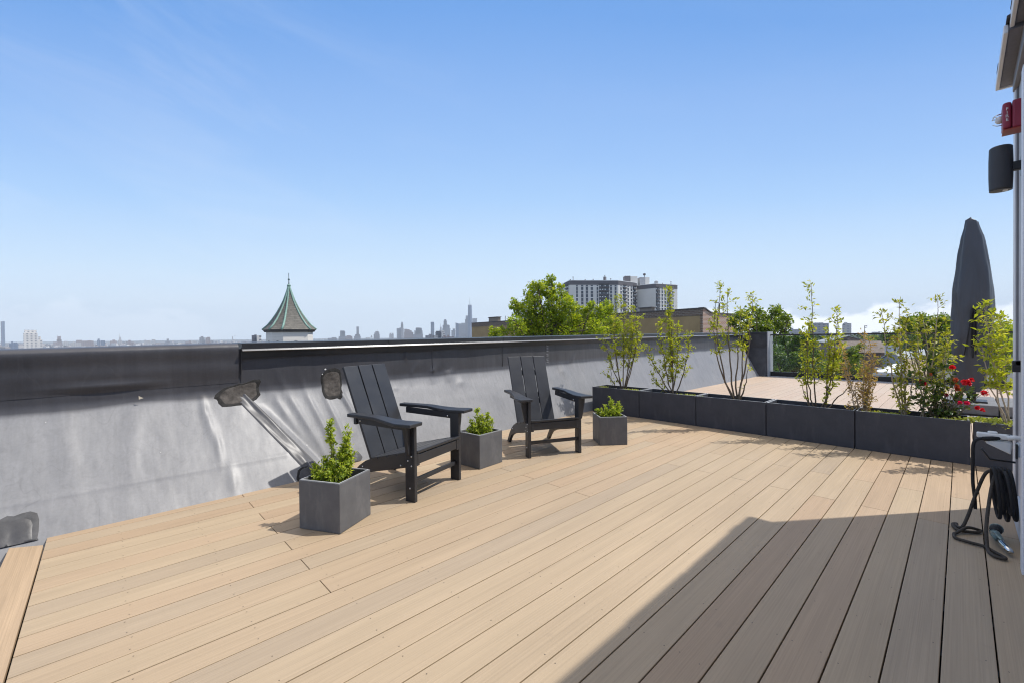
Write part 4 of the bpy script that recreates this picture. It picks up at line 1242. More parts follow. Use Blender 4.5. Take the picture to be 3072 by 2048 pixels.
def rose_bush():
    base = PB(2822, 1240, 5.86, ZS)
    t = twig_plant('rose_bush', base, [(-.28, .0, .45, .2, -.03, 1.2), (-.15, .05, .34, .1, .0, 1.6), (.0, .0, .32, .05, .0, 2.2), (.12, .0, .36, .05, .02, 2.2), (.22, .0, .28, .05, .03, 1.9), (-.02, .08, .45, .1, .0, 1.6), (.10, -.06, .22, .0, .02, 2.2), (-.1, -.06, .22, .0, .0, 2.0), (.30, .0, .20, .3, .03, .9), (.08, .05, .50, .3, .03, .9), (-.2, .0, .2, 0, 0, 1.6)],
                   'dark leaved rose bush with red and magenta blooms in the trough', 'rose bush', M['roseleaf'], M['stem'], 20, (.034, .056), 46, .14, 12, .005, None, .6)
    blooms = [(2905, 1147, .042, 'petal', 5), (2893, 1150, .028, 'petal', 3), (2873, 1166, .036, 'petal_old', 2), (2859, 1101, .034, 'petal', 2), (2767, 1144, .034, 'petal_pink', 2), (2792, 1122, .020, 'petal_old', 1), (2839, 1184, .028, 'petal_dark', 1), (2952, 1176, .036, 'petal', 2),
              (2896, 1208, .036, 'petal_pink', 4), (2932, 1223, .038, 'petal', 4), (2866, 1142, .032, 'petal_old', 2)]
    for i, (px, py, r, m, n) in enumerate(blooms):
        r *= .82
        p = PB(px, py, 5.72 + .10 * ((i * 37) % 5) / 5) - Vector(base)
        rng = np.random.default_rng(100 + i); V = []
        for q in range(n):
            c = np.array(p) + (rng.normal(size=3) * r * .42 if q else 0); rr = r * (.8 if n > 2 else 1)
            k = 26
            A = rng.normal(size=(k, 3)); A[:, 2] += .5; A /= np.linalg.norm(A, axis=1, keepdims=True)
            V.append(leaf_arrays(c + A * rr * .12 + rng.normal(size=(k, 3)) * rr * .05, A, rr * rng.uniform(.55, .85, k), 1.15, .5, rng, 1.5))
        o = leaves_obj('bloom', np.concatenate(V), M[m], t)
        b = MB(); b.tube(stem_pts(p, Vector((p.x * .4, p.y * .4, .05)), (0, 0, .02), 5, rng, .004), .0022, 5); b.build('flower_stalk', M['stem'], o, smooth=True, recalc=False)


rose_bush()


def boxwood(loc, stems, label, seed, dry=False):
    rng = np.random.default_rng(seed)
    t = empty('boxwood_shrub', loc, 0, label, 'shrub', 'small shrubs in the cube planters')
    b = MB(); V = []; V2 = []
    for (l, d, h, fr, den) in stems:
        p0 = Rh * (l * .45) + Fh * (d * .5) + Up * -.02; p1 = Rh * l + Fh * d + Up * h
        pts = stem_pts(p0, p1, Rh * (l * .2), 8, rng, .004)
        b.tube(pts, list(np.linspace(.003, .0012, 9)), 5)
        Ls = (p1 - p0).length
        n = int(Ls * (1 - fr) * 330 * den)
        for q in range(max(1, int(Ls * 115 * den))):
            u = fr + (1 - fr) * rng.random(); k = min(7, int(u * 8)); p = pts[k].lerp(pts[k + 1], u * 8 - k)
            dr = Vector(rng.normal(size=3)); dr.z = abs(dr.z) + .5; dr.normalize()
            tl = rng.uniform(.015, .075) * (1.1 - .6 * u)
            m = max(4, int(tl * 330))
            P = np.array(p) + np.array(dr)[None, :] * (rng.uniform(0, 1, m) * tl)[:, None] + rng.normal(size=(m, 3)) * .004
            A = np.array(dr) * .5 + rng.normal(size=(m, 3)) * .6
            V.append(leaf_arrays(P, A, rng.uniform(.014, .026, m), .55, .2, rng))
    b.build('stem', M['stem'], t, smooth=True, recalc=False)
    leaves_obj('foliage', np.concatenate(V), M['boxleaf'], t)
    if dry:
        P = np.array([(Rh * -.02 + Up * z) for z in rng.uniform(.0, .22, 46)]) + rng.normal(size=(46, 3)) * .006
        leaves_obj('orange_shoot', leaf_arrays(P, rng.normal(size=(46, 3)) * .5 + np.array([0, 0, .7]), rng.uniform(.011, .018, 46), .5, .2, rng), M['boxleaf_dry'], t)
    return t


boxwood((1.085, 2.845, .245), [(-.015, .0, .405, .66, .9), (-.005, .0, .26, .15, .8), (.085, .02, .365, .3, 1.2), (.06, .0, .26, .1, 1.6), (.095, .03, .22, .1, 1.4), (-.06, .0, .17, .1, 1.5), (-.115, -.02, .13, .2, 1.4), (.02, -.05, .16, 0, 1.6), (.07, -.06, .13, 0, 1.6), (-.04, -.06, .12, 0, 1.6), (.10, .0, .15, 0, 1.4), (.03, .04, .2, 0, 1.4), (-.08, .04, .12, 0, 1.3), (.0, -.09, .09, 0, 1.6), (.06, -.09, .08, 0, 1.5)],
        'tall two-spired boxwood shrub in the planter nearest the camera', 1, True)
boxwood((2.594, 3.186, .262), [(-.02, .0, .25, .25, 1.3), (-.075, .0, .15, .1, 1.3), (.035, .0, .19, .2, 1.2), (.075, .02, .19, .2, 1.2), (.11, .0, .16, .2, 1.2), (-.03, -.05, .12, 0, 1.5), (.04, -.05, .13, 0, 1.5), (.09, -.03, .11, 0, 1.4), (-.09, -.03, .08, 0, 1.4), (.0, .05, .14, 0, 1.3), (.06, .06, .15, 0, 1.3), (-.055, .06, .1, 0, 1.2)],
        'boxwood shrub with one upright shoot in the middle cube planter', 2)
boxwood((4.146, 2.756, .268), [(.02, .0, .22, .2, 1.2), (.10, .0, .17, .4, 1.3), (.12, .03, .14, .2, 1.2), (-.10, .0, .09, .1, 1.6), (-.125, .02, .10, .3, 1.4), (-.05, -.04, .10, 0, 1.7), (.0, -.05, .10, 0, 1.7), (.05, -.05, .10, 0, 1.7), (-.03, .05, .12, 0, 1.4), (.06, .05, .13, 0, 1.4), (.10, -.03, .08, 0, 1.6), (-.08, -.06, .07, 0, 1.6), (.03, .02, .15, 0, 1.5)],
        'low spreading boxwood shrub in the planter before the troughs', 3)


def sedum(Yc, X, lx, ly, label, seed, n=240, z=None):
    rng = np.random.default_rng(seed)
    z = ZS if z is None else z
    P = np.stack([rng.normal(size=n) * lx, rng.normal(size=n) * ly, rng.uniform(.0, .035, n)], 1)
    A = rng.normal(size=(n, 3)) * .8; A[:, 2] = abs(A[:, 2]) + .4
    o = leaves_obj('ground_cover', leaf_arrays(P, A, rng.uniform(.018, .032, n), .7, .2, rng), M['sedum'], None, (X, Yc, z + .005))
    tag(o, label, 'ground cover', 'yellow ground cover plants in the troughs')


sedum(3.40, 5.74, .025, .07, 'yellow ground cover in the leftmost trough, at its right end', 1)
sedum(3.95, 5.78, .03, .04, 'small tuft of ground cover by the left end of the leftmost trough', 2, 120)
sedum(2.52, 5.74, .025, .09, 'yellow ground cover at the right end of the second trough from the parapet', 3)
sedum(.56, 5.74, .03, .05, 'pale tuft of ground cover at the foot of the dry stalks', 4, 160)
sedum(.47, 5.73, .03, .06, 'pale tuft of ground cover between the stalks and the staked sapling', 5, 200)
sedum(.06, 5.74, .03, .07, 'sparse ground cover at the right end of the rose trough', 6, 120)
sedum(-.21, 5.80, .07, .09, 'dense yellow ground cover in the trough beside the house corner', 7, 900, TH - .035)

# ================================================================== ground, haze
GZ = -13.0


def gz(r, d):
    """ground height by lateral/forward ratio and distance: the near streets, then a drop to the river plain, rising far off"""
    low = GZ - 47 * smooth(250, 1100, d) * (1 - smooth(.35, .65, r))
    rim = 62 * smooth(6800, 8600, d)
    return low + rim * (1 - smooth(.35, .65, r)) + 14 * smooth(2000, 8600, d) * smooth(.35, .65, r)


def ground():
    b = MB(); rows = []
    ds = [-400, -60, 5, 40, 90, 160, 250, 400, 600, 850, 1100, 1600, 2400, 3500, 5000, 6800, 7600, 8600]
    for d in ds:
        row = []
        for r in np.linspace(-1.9, 1.9, 41):
            row.append(lat(r * max(d, 60) if d > 60 else r * 200, d, gz(r, d)))
        rows.append(row)
    b.grid(rows)
    o = b.build('ground', M['asphalt'], recalc=False); tag(o, kind='structure')


ground()


def haze():
    t = NT('haze_air'); v = t.n('ShaderNodeVolumePrincipled'); v.inputs['Color'].default_value = (.80, .90, 1.0, 1); v.inputs['Density'].default_value = 0.85e-4; v.inputs['Anisotropy'].default_value = 0.0
    t.l(v.outputs[0], t.out.inputs['Volume'])
    b = MB()
    P = [lat(-18000, -900, -62), lat(18000, -900, -62), lat(18000, 9000, -62), lat(-18000, 9000, -62), lat(-18000, -900, 640), lat(18000, -900, 640), lat(18000, 9000, 640), lat(-18000, 9000, 640)]
    b.hexa(P); o = b.build('haze', t.m); tag(o, kind='stuff')


haze()

# ================================================================== far skyline
ZB = -58


def zpx(x, y, d):
    return W(x, y, d).z


def tower(label, x0, x1, yt, d, mat, steps=(), spire=None, slant=0, depth=None, cat='tower', name='distant_tower', base=None, rot=0.0):
    """box tower between pixel columns, with narrower steps above and a spire"""
    cx = (x0 + x1) / 2; k = d / FPX
    th_ = math.atan((cx - 1536) / FPX); k *= math.cos(th_); rot -= th_
    zt = zpx(cx, yt, d); w = (x1 - x0) * k; dp = depth or w * .9
    c = W(cx, yt, d); c.z = ZB if base is None else base
    b = MB()
    Mr = Matrix.Translation(c) @ Matrix((Rh, Fh, Up)).transposed().to_4x4() @ Matrix.Rotation(rot, 4, 'Z')
    H = zt - c.z
    if slant:
        b.hexa([(-w / 2, 0, 0), (w / 2, 0, 0), (w / 2, dp, 0), (-w / 2, dp, 0), (-w / 2, 0, H), (w / 2, 0, H + slant * k), (w / 2, dp, H + slant * k), (-w / 2, dp, H)])
    else:
        b.box((-w / 2, 0, 0), (w / 2, dp, H))
    zprev = H
    for (a, e, y) in steps:
        z = zpx((a + e) / 2, y, d) - c.z; xa, xe = (a - cx) * k, (e - cx) * k
        b.box((xa, dp * .2, 0 if z < H else min(zprev, H) - .5), (xe, dp * .8, z)); zprev = max(zprev, z)
    if spire:
        for (px, y, r) in spire:
            z = zpx(px, y, d) - c.z
            b.tube([((px - cx) * k, dp * .5, min(H, z) - 8), ((px - cx) * k, dp * .5, z - (z - H) * .5), ((px - cx) * k, dp * .5, z)], [r * k, r * k * .8, r * k * .3], 6)
    o = b.build(name, mat)
    o.matrix_world = Mr
    tag(o, label, cat, 'distant skyline buildings')
    return o


T = tower
T('slim blue glass tower at the far left edge of the skyline', 2, 14, 965, 4600, M['t_blue'], slant=2)
T('low blue twin block with a domed top, left of the white ribbed tower', 27, 55, 1030, 3000, M['t_blue'], [(33, 39, 1024), (40, 52, 1026)])
T('white concrete tower with dark window columns, tallest on the left', 70, 113, 999, 1700, M['t_white'], [(73, 110, 990)], depth=40, base=-40)
T('lower white ribbed block attached right of the tall white tower', 114, 127, 1019, 1720, M['t_white'], [(115, 123, 1010)], depth=30, base=-40)
T('purplish stepped tower with two horns above a wide base', 160, 187, 1025, 4200, M['t_brick'], [(170, 185, 1018), (172, 183, 1009)], [(172.5, 1005, .8), (181, 1005, .8)])
T('pale low block right of the horned tower', 189, 207, 1025, 4000, M['t_pale'], [(193, 203, 1023)])
T('pale flat block before the long slab', 213, 244, 1027, 3400, M['t_pale'], [(218, 224, 1024)])
T('long low slab with stepped roof', 228, 281, 1022, 3900, M['t_brick'], [(229, 246, 1020), (262, 276, 1021)])
T('narrow blue building with pointed top', 291, 301, 1020, 4300, M['t_blue'], [(293, 299, 1016)])
T('square blue glass box beside the pointed one', 302, 315, 1021, 3800, M['t_blue'])
T('pinkish block left of the white steeple', 330, 350, 1022, 4200, M['t_brick'], [(337, 346, 1019)])
T('pale church-like tower with a tall thin steeple', 354, 366, 1020, 4300, M['t_pale'], [(357, 363, 1011)], [(359, 1001, .9)])
T('ragged pink rooftops right of the steeple', 382, 403, 1025, 4200, M['t_brick'], [(385, 392, 1020)])
T('pale block with a dark cut top', 433, 452, 1021, 3900, M['t_pale'], [(434, 437, 1019), (447, 451, 1020)])
T('pale upright box left of a small blue spire building', 455, 466, 1018, 4400, M['t_pale'])
T('blue-grey stepped building with a short central tower', 482, 520, 1028, 4600, M['t_grey'], [(500, 507, 1016), (495, 510, 1024)])
T('low brick block left of a pair', 556, 574, 1025, 4300, M['t_brick'], [(566, 573, 1022)])
T('low pale block of a pair', 576, 590, 1024, 4200, M['t_pale'], [(579, 586, 1022)])
T('bluish left half of the twin apartment blocks', 598, 614, 1012, 4000, M['t_grey'], [(602, 610, 1009)])
T('pink right half of the twin apartment blocks', 616, 631, 1013, 4000, M['t_brick'], [(621, 629, 1011)])
T('small dark block right of the twins', 633, 640, 1021, 4000, M['t_grey'])
T('faint hollow arch topped tower', 696, 699, 1009, 5200, M['t_pale'], [(704, 706, 1006), (697, 705, 1018)])
T('near dark tower with white striped side, left of the church roof', 755, 770, 1006, 900, M['t_dark'], [(763, 770, 1004)], depth=14, base=-30)
T('white striped right half of the near dark tower', 770.5, 784, 1006, 902, M['t_white'], depth=12, base=-30)
T('wide stepped block right of the church roof', 983, 1010, 1014, 4600, M['t_grey'], [(995, 1009, 1012)])
T('dark square tower on a broad base', 1016, 1038, 1009, 4800, M['t_grey'], [(1021, 1034, 992), (1020, 1036, 994)])
T('row of flat blocks left of the slender tower', 1036, 1057, 1008, 4700, M['t_brick'], [(1040, 1052, 1006)])
T('slender pale glass tower on a stepped base', 1062, 1082, 1008, 5000, M['t_grey'], [(1065, 1080, 1003), (1069.5, 1077, 980)])
T('small pale dome roofed block', 1097, 1110, 1013, 4600, M['t_pale'], [(1111, 1118, 1011), (1113, 1116, 1006)])
T('round shouldered tower with two antennas', 1121, 1139, 1003, 4700, M['t_grey'], [(1123, 1138, 998), (1126, 1136, 994)], [(1128, 989, .5), (1133, 989, .5)])
T('pale twin topped tower', 1168, 1181, 1003, 5200, M['t_pale'], [(1169, 1174, 999), (1176, 1180.5, 999)])
T('broad slab left of the unfinished tower', 1190, 1204, 985, 5000, M['t_grey'], [(1198, 1203, 983)])
T('thin unfinished white tower with a ragged twisting top', 1203, 1211, 984, 4900, M['t_bare'], [(1202.5, 1206, 976), (1205, 1210, 973), (1203, 1206, 969), (1204, 1209, 966)])
T('broad stepped brick slab right of the unfinished tower', 1212, 1240, 996, 5000, M['t_brick'], [(1213, 1221, 987), (1221, 1229, 988), (1229, 1235, 991)])
T('wide slab with sloping shoulders', 1240, 1269, 1003, 4900, M['t_grey'], [(1243, 1268, 992), (1247, 1266, 984), (1248, 1262, 983)])
T('plain tall dark slab tower', 1292, 1302.5, 966, 5300, M['t_blue'])
T('grey brick office block with light corner, low', 1276, 1302, 1006, 1500, M['t_grey'], [(1286, 1296, 1002)], base=-30, depth=40)
T('pale end of the low grey office block', 1302.5, 1313, 1006, 1490, M['t_pale'], base=-30, depth=20)
T('near dark block with white crown roof', 1306, 1324, 996, 1600, M['t_dark'], [(1308, 1322, 993)], base=-30, depth=30)
T('near white block with arched crown', 1324.5, 1335, 996, 1590, M['t_white'], [(1325, 1333, 991)], base=-30, depth=20)
T('thin steepled tower left of the setback tower', 1318, 1326, 990, 5200, M['t_pale'], [(1320, 1325, 981)], [(1322.5, 970, 1.0)])
T('art deco setback tower with pointed crown', 1327, 1351, 985, 5500, M['t_grey'], [(1328, 1343, 975), (1331, 1341, 962), (1333, 1339, 958)])
T('lower shoulder tower right of the setback tower', 1341, 1349, 976, 5600, M['t_grey'], [(1342, 1346, 974)])
T('low brick hall before the setback tower', 1326, 1361, 1010, 1500, M['t_brick'], [(1331, 1337, 1006), (1342, 1347, 1005)], base=-30, depth=30)
T('stepped pale tower left of the slant topped one', 1354, 1366, 991, 5500, M['t_grey'], [(1358, 1365, 986)])
T('tower with a sharply slanted top', 1366.5, 1376, 968, 5500, M['t_blue'], slant=-3)
T('wide hazy slab behind the tallest tower', 1376, 1396, 971, 5900, M['t_grey'], [(1384, 1395, 969)])
T('stepped mass joined to the left of the tallest tower', 1395, 1405, 958, 5700, M['t_grey'], [(1397, 1405, 947)])
T('pale slab half hidden behind the tallest tower', 1417, 1431, 955, 6100, M['t_grey'])


def tallest():
    d = 5650; k = d / FPX; c = W(1410.5, 1000, d); c.z = ZB
    t = empty('distant_skyscraper', c, math.atan2(Rh.y, Rh.x), 'tallest tapering glass skyscraper of the skyline with a needle mast', 'skyscraper')
    zt = zpx(1410, 917, d) - ZB; r0 = 6.6 * k; r1 = 4.6 * k
    b = MB(); b.lathe([(r0 * 1.2, 0), (r0 * 1.2, zt * .2), (r1 * 1.2, zt)], n=8); b.build('tower_body', M['t_blue'], t)
    b = MB(); b.lathe([(r1 * 1.25, zt), (r1 * 1.25, zt + 1.8 * k), (r1 * .6, zt + 2 * k)], n=8); b.build('crown', M['t_grey'], t)
    b = MB(); b.tube([(0, 0, zt), (0, 0, zt + 10 * k), (0, 0, zt + 24 * k)], [.9 * k, .55 * k, .2 * k], 6); b.build('mast', M['t_grey'], t)


tallest()


def low_city():
    r = random.Random(8); b = MB()
    for i in range(2600):
        q = r.random() ** .7; d = 700 + 6000 * q
        rt = r.uniform(-1.5, .33)
        w = r.uniform(8, 26); dp = r.uniform(8, 24)
        g = gz(rt, d)
        h = r.uniform(6, 16) if r.random() < .9 else r.uniform(16, 34)
        top = min(g + h + (20 * smooth(2500, 5500, d)), -6 if d < 3000 else 2)
        c = lat(rt * d, d); a = r.uniform(-.3, .3)
        Mx = Matrix.Translation((c.x, c.y, 0)) @ Matrix.Rotation(YAW - math.pi / 2 + a, 4, 'Z')
        b.box((-w, -dp, g - 3), (w, dp, top), Mx)
    o = b.build('distant_city', M['low_city'], recalc=False); tag(o, kind='stuff')


low_city()

# ================================================================== church roof
def church():
    d = 45.0; c = W(869, 1000, d); c.z = 0
    t = empty('church_tower', c, 0, 'octagonal white church tower with flared slate spire and green copper ribs', 'church')
    toward = math.atan2(-c.y, -c.x); ANG = [toward + R_(a) for a in (-44, -15, 48, 76, 136, 165, 228, 256)]
    k = d / FPX; ze = zpx(869, 989.5, d); zt = zpx(865, 860, d); R0 = 74 * k
    prof = [(1.0, 0), (.80, .105), (.62, .24), (.46, .385), (.325, .53), (.205, .68), (.12, .82), (.055, .94), (.035, 1.0)]
    def ring(r, z, n=8): return [(r * math.cos(ANG[q]), r * math.sin(ANG[q]), z) for q in range(n)]
    rows = [ring(R0 * r, ze + (zt - ze) * s) for r, s in prof]
    b = MB(); b.grid([r + [r[0]] for r in rows]); b.build('spire_roof', M['slate'], t)
    for q in range(8):
        b = MB(); b.tube([Vector(r[q]) * 1.0 for r in rows], [.11, .105, .10, .09, .085, .08, .08, .075, .07], 6); b.build('copper_rib', M['copper'], t, smooth=True)
    b = MB(); b.grid([ring(R0 * 1.0, ze + .01) + [ring(R0, ze + .01)[0]], ring(R0 * .97, ze - .10) + [ring(R0 * .97, ze - .1)[0]], ring(R0 * .93, ze - .24) + [ring(R0 * .93, ze - .24)[0]], ring(R0 * .84, ze - .26) + [ring(R0 * .84, ze - .26)[0]]]); b.build('cornice', M['tile_dark'], t)
    b = MB(); b.grid([ring(R0 * .87, ze - .25) + [ring(R0 * .87, ze - .25)[0]], ring(R0 * .87, -13.5) + [ring(R0 * .87, -13.5)[0]]]); b.build('belfry_wall', M['clapboard'], t)
    for q in (0, 1, 3, 5, 7):
        p = Vector(ring(R0 * .87, 0)[q]); n = Vector(ring(R0 * .87, 0)[(q + 1) % 8]); m = (p + n) / 2; e = (n - p).normalized(); o = m.normalized(); hw = min(.55, (n - p).length * .3)
        b = MB(); arc = [m + e * hw * math.cos(w) + Up * (ze - 1.62 + .50 * math.sin(w)) + o * .03 for w in np.linspace(0, math.pi, 12)] + [m - e * hw + Up * (ze - 3) + o * .03, m + e * hw + Up * (ze - 3) + o * .03]
        b.prism(arc, -o * .15); b.build('louver_opening', M['louver'], t)
    b = MB(); b.lathe([(.02, zt - .06), (.17, zt + .02), (.20, zt + .10), (.14, zt + .20), (.06, zt + .24)], n=12); b.build('copper_ball', M['copper'], t, smooth=True)
    b = MB(); b.lathe([(.05, zt + .2), (.06, zt + .30), (.035, zt + .62), (.09, zt + .68), (.11, zt + .74), (.07, zt + .82), (.03, zt + .86), (.03, zt + 1.32), (.045, zt + 1.34), (.02, zt + 1.42)], n=10); b.build('finial', M['finial'], t, smooth=True)


church()

# ================================================================== apartment towers
def wall_uv_box(b):
    pass


def apartment():
    c = lat(90, 350, 0)
    t = empty('apartment_building', (0, 0, 0), 0, 'white two-winged apartment tower with dark top band and balcony columns', 'building')
    ZT1, ZT2, BAND, FL = 45.6, 43.6, 3.7, 2.92

    def L(px, d, z=0): return lat((px - 1536) / FPX * d, d, z)
    foot1 = [L(1695, 358), L(1711, 342), L(1856, 346), L(1911, 362), lat(106, 392), lat(44, 392)]
    foot2 = [L(1910, 366), L(1968, 353), L(2033, 364), lat(142, 395), lat(106, 395)]
    for foot, zt, nm in ((foot1, ZT1, 'left_wing'), (foot2, ZT2, 'right_wing')):
        b = MB(); b.prism([p + Up * -13 for p in foot], Up * (zt - BAND + 13)); b.build('wing_wall', M['apt_white'], t)
        cen = sum(foot, Vector()) / len(foot)
        big = [cen + (p - cen) * 1.006 for p in foot]
        b = MB(); b.prism([p + Up * (zt - BAND) for p in big], Up * (BAND - .3)); b.build('top_band', M['apt_dark'], t)
        big2 = [cen + (p - cen) * 1.012 for p in foot]
        b = MB(); b.prism([p + Up * (zt - .3) for p in big2], Up * .35); b.build('roof_edge', M['sill_white'], t)

    def face(p0, p1):
        e = (p1 - p0).normalized(); n = Vector((e.y, -e.x, 0))
        if n.dot(-p0) < 0: n = -n
        return e, n

    def bx(b, p0, e, n, s0, s1, z0, z1, o0, o1):
        P = [p0 + e * s + n * o + Up * z for z in (z0, z1) for (s, o) in ((s0, o0), (s1, o0), (s1, o1), (s0, o1))]
        b.hexa(P)

    rr = random.Random(6)

    def cols(p0, p1, xpx, zt, sills):
        """p0,p1 face ends with pixel columns; xpx list of (a,b,kind)"""
        e, n = face(p0[0], p1[0]); Ltot = (p1[0] - p0[0]).length
        for (a, c_, kind) in xpx:
            s0 = (a - p0[1]) / (p1[1] - p0[1]) * Ltot; s1 = (c_ - p0[1]) / (p1[1] - p0[1]) * Ltot
            b = MB()
            if kind == 'w':
                bx(b, p0[0], e, n, s0, s1, -13, zt - BAND - .2, -.3, .06)
                b.mi = 1; z = zt - BAND - .6
                while z > -10:
                    if sills or rr.random() < .35: bx(b, p0[0], e, n, s0 - .12, s1 + .12, z - 1.15, z - .65, .0, .22 if sills else .10)
                    else: bx(b, p0[0], e, n, s0 + .1, s1 - .1, z - 1.0, z - .75, .0, .09)
                    z -= FL
                b.build('window_column', [M['apt_glass'], M['sill_white']], t)
            else:
                bx(b, p0[0], e, n, s0, s1, -13, zt - .8, -.6, .05)
                b.mi = 1; z = zt - 1.2
                while z > -10:
                    bx(b, p0[0], e, n, s0 - .1, s1 + .1, z - 1.9, z - 1.0, .9, 1.0)
                    bx(b, p0[0], e, n, s0 - .1, s1 + .1, z - 2.1, z - 1.9, .0, 1.05)
                    z -= FL
                b.mi = 2; z = zt - 1.0
                nn = max(2, int((s1 - s0) / 1.4))
                while z > -10:
                    for g in range(nn):
                        if rr.random() < .55:
                            sa = s0 + (s1 - s0) * (g + .2) / nn; bx(b, p0[0], e, n, sa, sa + (s1 - s0) / nn * .5, z - .95, z - .1, .05, .10)
                    z -= FL
                b.build('balcony_bay', [M['apt_glass'], M['balcony'], M['sill_white']], t)

    A = lambda f, i, px: (f[i], px)
    cols(A(foot1, 1, 1711), A(foot1, 2, 1856), [(1729.4, 1734.5, 'w'), (1744.3, 1751, 'w'), (1758.3, 1765, 'w'), (1773, 1780, 'w'), (1790.8, 1795.3, 'w'), (1798, 1812.3, 'b'), (1813.3, 1827.6, 'b'), (1831, 1837, 'w'), (1845, 1850.8, 'w')], ZT1, False)
    cols(A(foot1, 2, 1856), A(foot1, 3, 1911), [(1862, 1866, 'w'), (1870, 1879, 'b'), (1883, 1887, 'w'), (1892.6, 1897, 'w'), (1900, 1909.5, 'b')], ZT1, True)
    cols(A(foot1, 0, 1695), A(foot1, 1, 1711), [(1699, 1707, 'b')], ZT1, False)
    cols(A(foot2, 1, 1968), A(foot2, 2, 2033), [(1968.6, 1977, 'b'), (1978, 1981, 'w'), (1985.5, 1989.3, 'w'), (1994, 1998, 'w'), (2001.7, 2005, 'w'), (2006, 2013, 'b'), (2018, 2021, 'w')], ZT2, True)
    # rooftop structures
    for (a, c_, y, d, m) in ((1877, 1893, 828, 366, 'apt_dark'), (1893, 1914, 829, 372, 'apt_white'), (1921, 1937, 832, 372, 'roof_grey'), (1937, 1950, 832, 374, 'apt_white')):
        z = zpx((a + c_) / 2, y, d)
        p0, p1 = L(a, d), L(c_, d)
        b = MB(); e, n = face(p0, p1); bx(b, p0, e, n, 0, (p1 - p0).length, 40, z, -7, 0); b.build('roof_penthouse', M[m], t, bevel=.1)
    b = MB(); p = L(1816, 350); b.box((p.x - .9, p.y - .9, 44), (p.x + .9, p.y + .9, zpx(1816, 831, 350))); b.build('chimney', M['apt_dark'], t)
    for (px, y, d, zz) in ((1721, 830, 350, 45.5), (1816, 826, 350, 48), (2014, 844, 364, 43.5), (1713, 838, 350, 45.5), (1757, 838, 350, 45.5), (1781, 837, 350, 45.5), (1834, 835, 350, 45.5), (1989, 849, 364, 43.5)):
        b = MB(); p = L(px, d); z = zpx(px, y, d); b.tube([(p.x, p.y, zz), (p.x, p.y, z)], [.35, .18], 5); b.box((p.x - .5, p.y - .2, z - .8), (p.x + .5, p.y + .2, z - .3)); b.build('antenna', M['apt_dark'], t)
    b = MB(); p = L(1970, 366); b.lathe([(1.6, 43.5), (1.6, 47), (.6, 47.6)], (p.x, p.y, 0), 10); b.build('roof_fan', M['roof_grey'], t)
    b = MB(); p = L(1934.5, 374); z = zpx(1934, 823, 374); b.tube([(p.x, p.y, 50), (p.x, p.y, z)], .3, 6); b.lathe([(.2, z - 1.2), (1.2, z - .9), (1.2, z + .4), (.4, z + .8)], (p.x, p.y, 0), 8); b.build('water_tank', M['balcony'], t)


apartment()

# ================================================================== ochre and brick building
def uv_quad(name, P, mat, parent, su, sv):
    """quad with metric UVs (bricks)"""
    me = bpy.data.meshes.new(name); me.from_pydata([tuple(p) for p in P], [], [(0, 1, 2, 3)])
    uv = me.uv_layers.new(name='UVMap'); l = (Vector(P[1]) - Vector(P[0])).length; h = (Vector(P[3]) - Vector(P[0])).length
    for i, c in enumerate(((0, 0), (l / su, 0), (l / su, h / sv), (0, h / sv))): uv.data[i].uv = c
    me.materials.append(mat); o = bpy.data.objects.new(name, me); COL.objects.link(o); o.parent = parent; return o


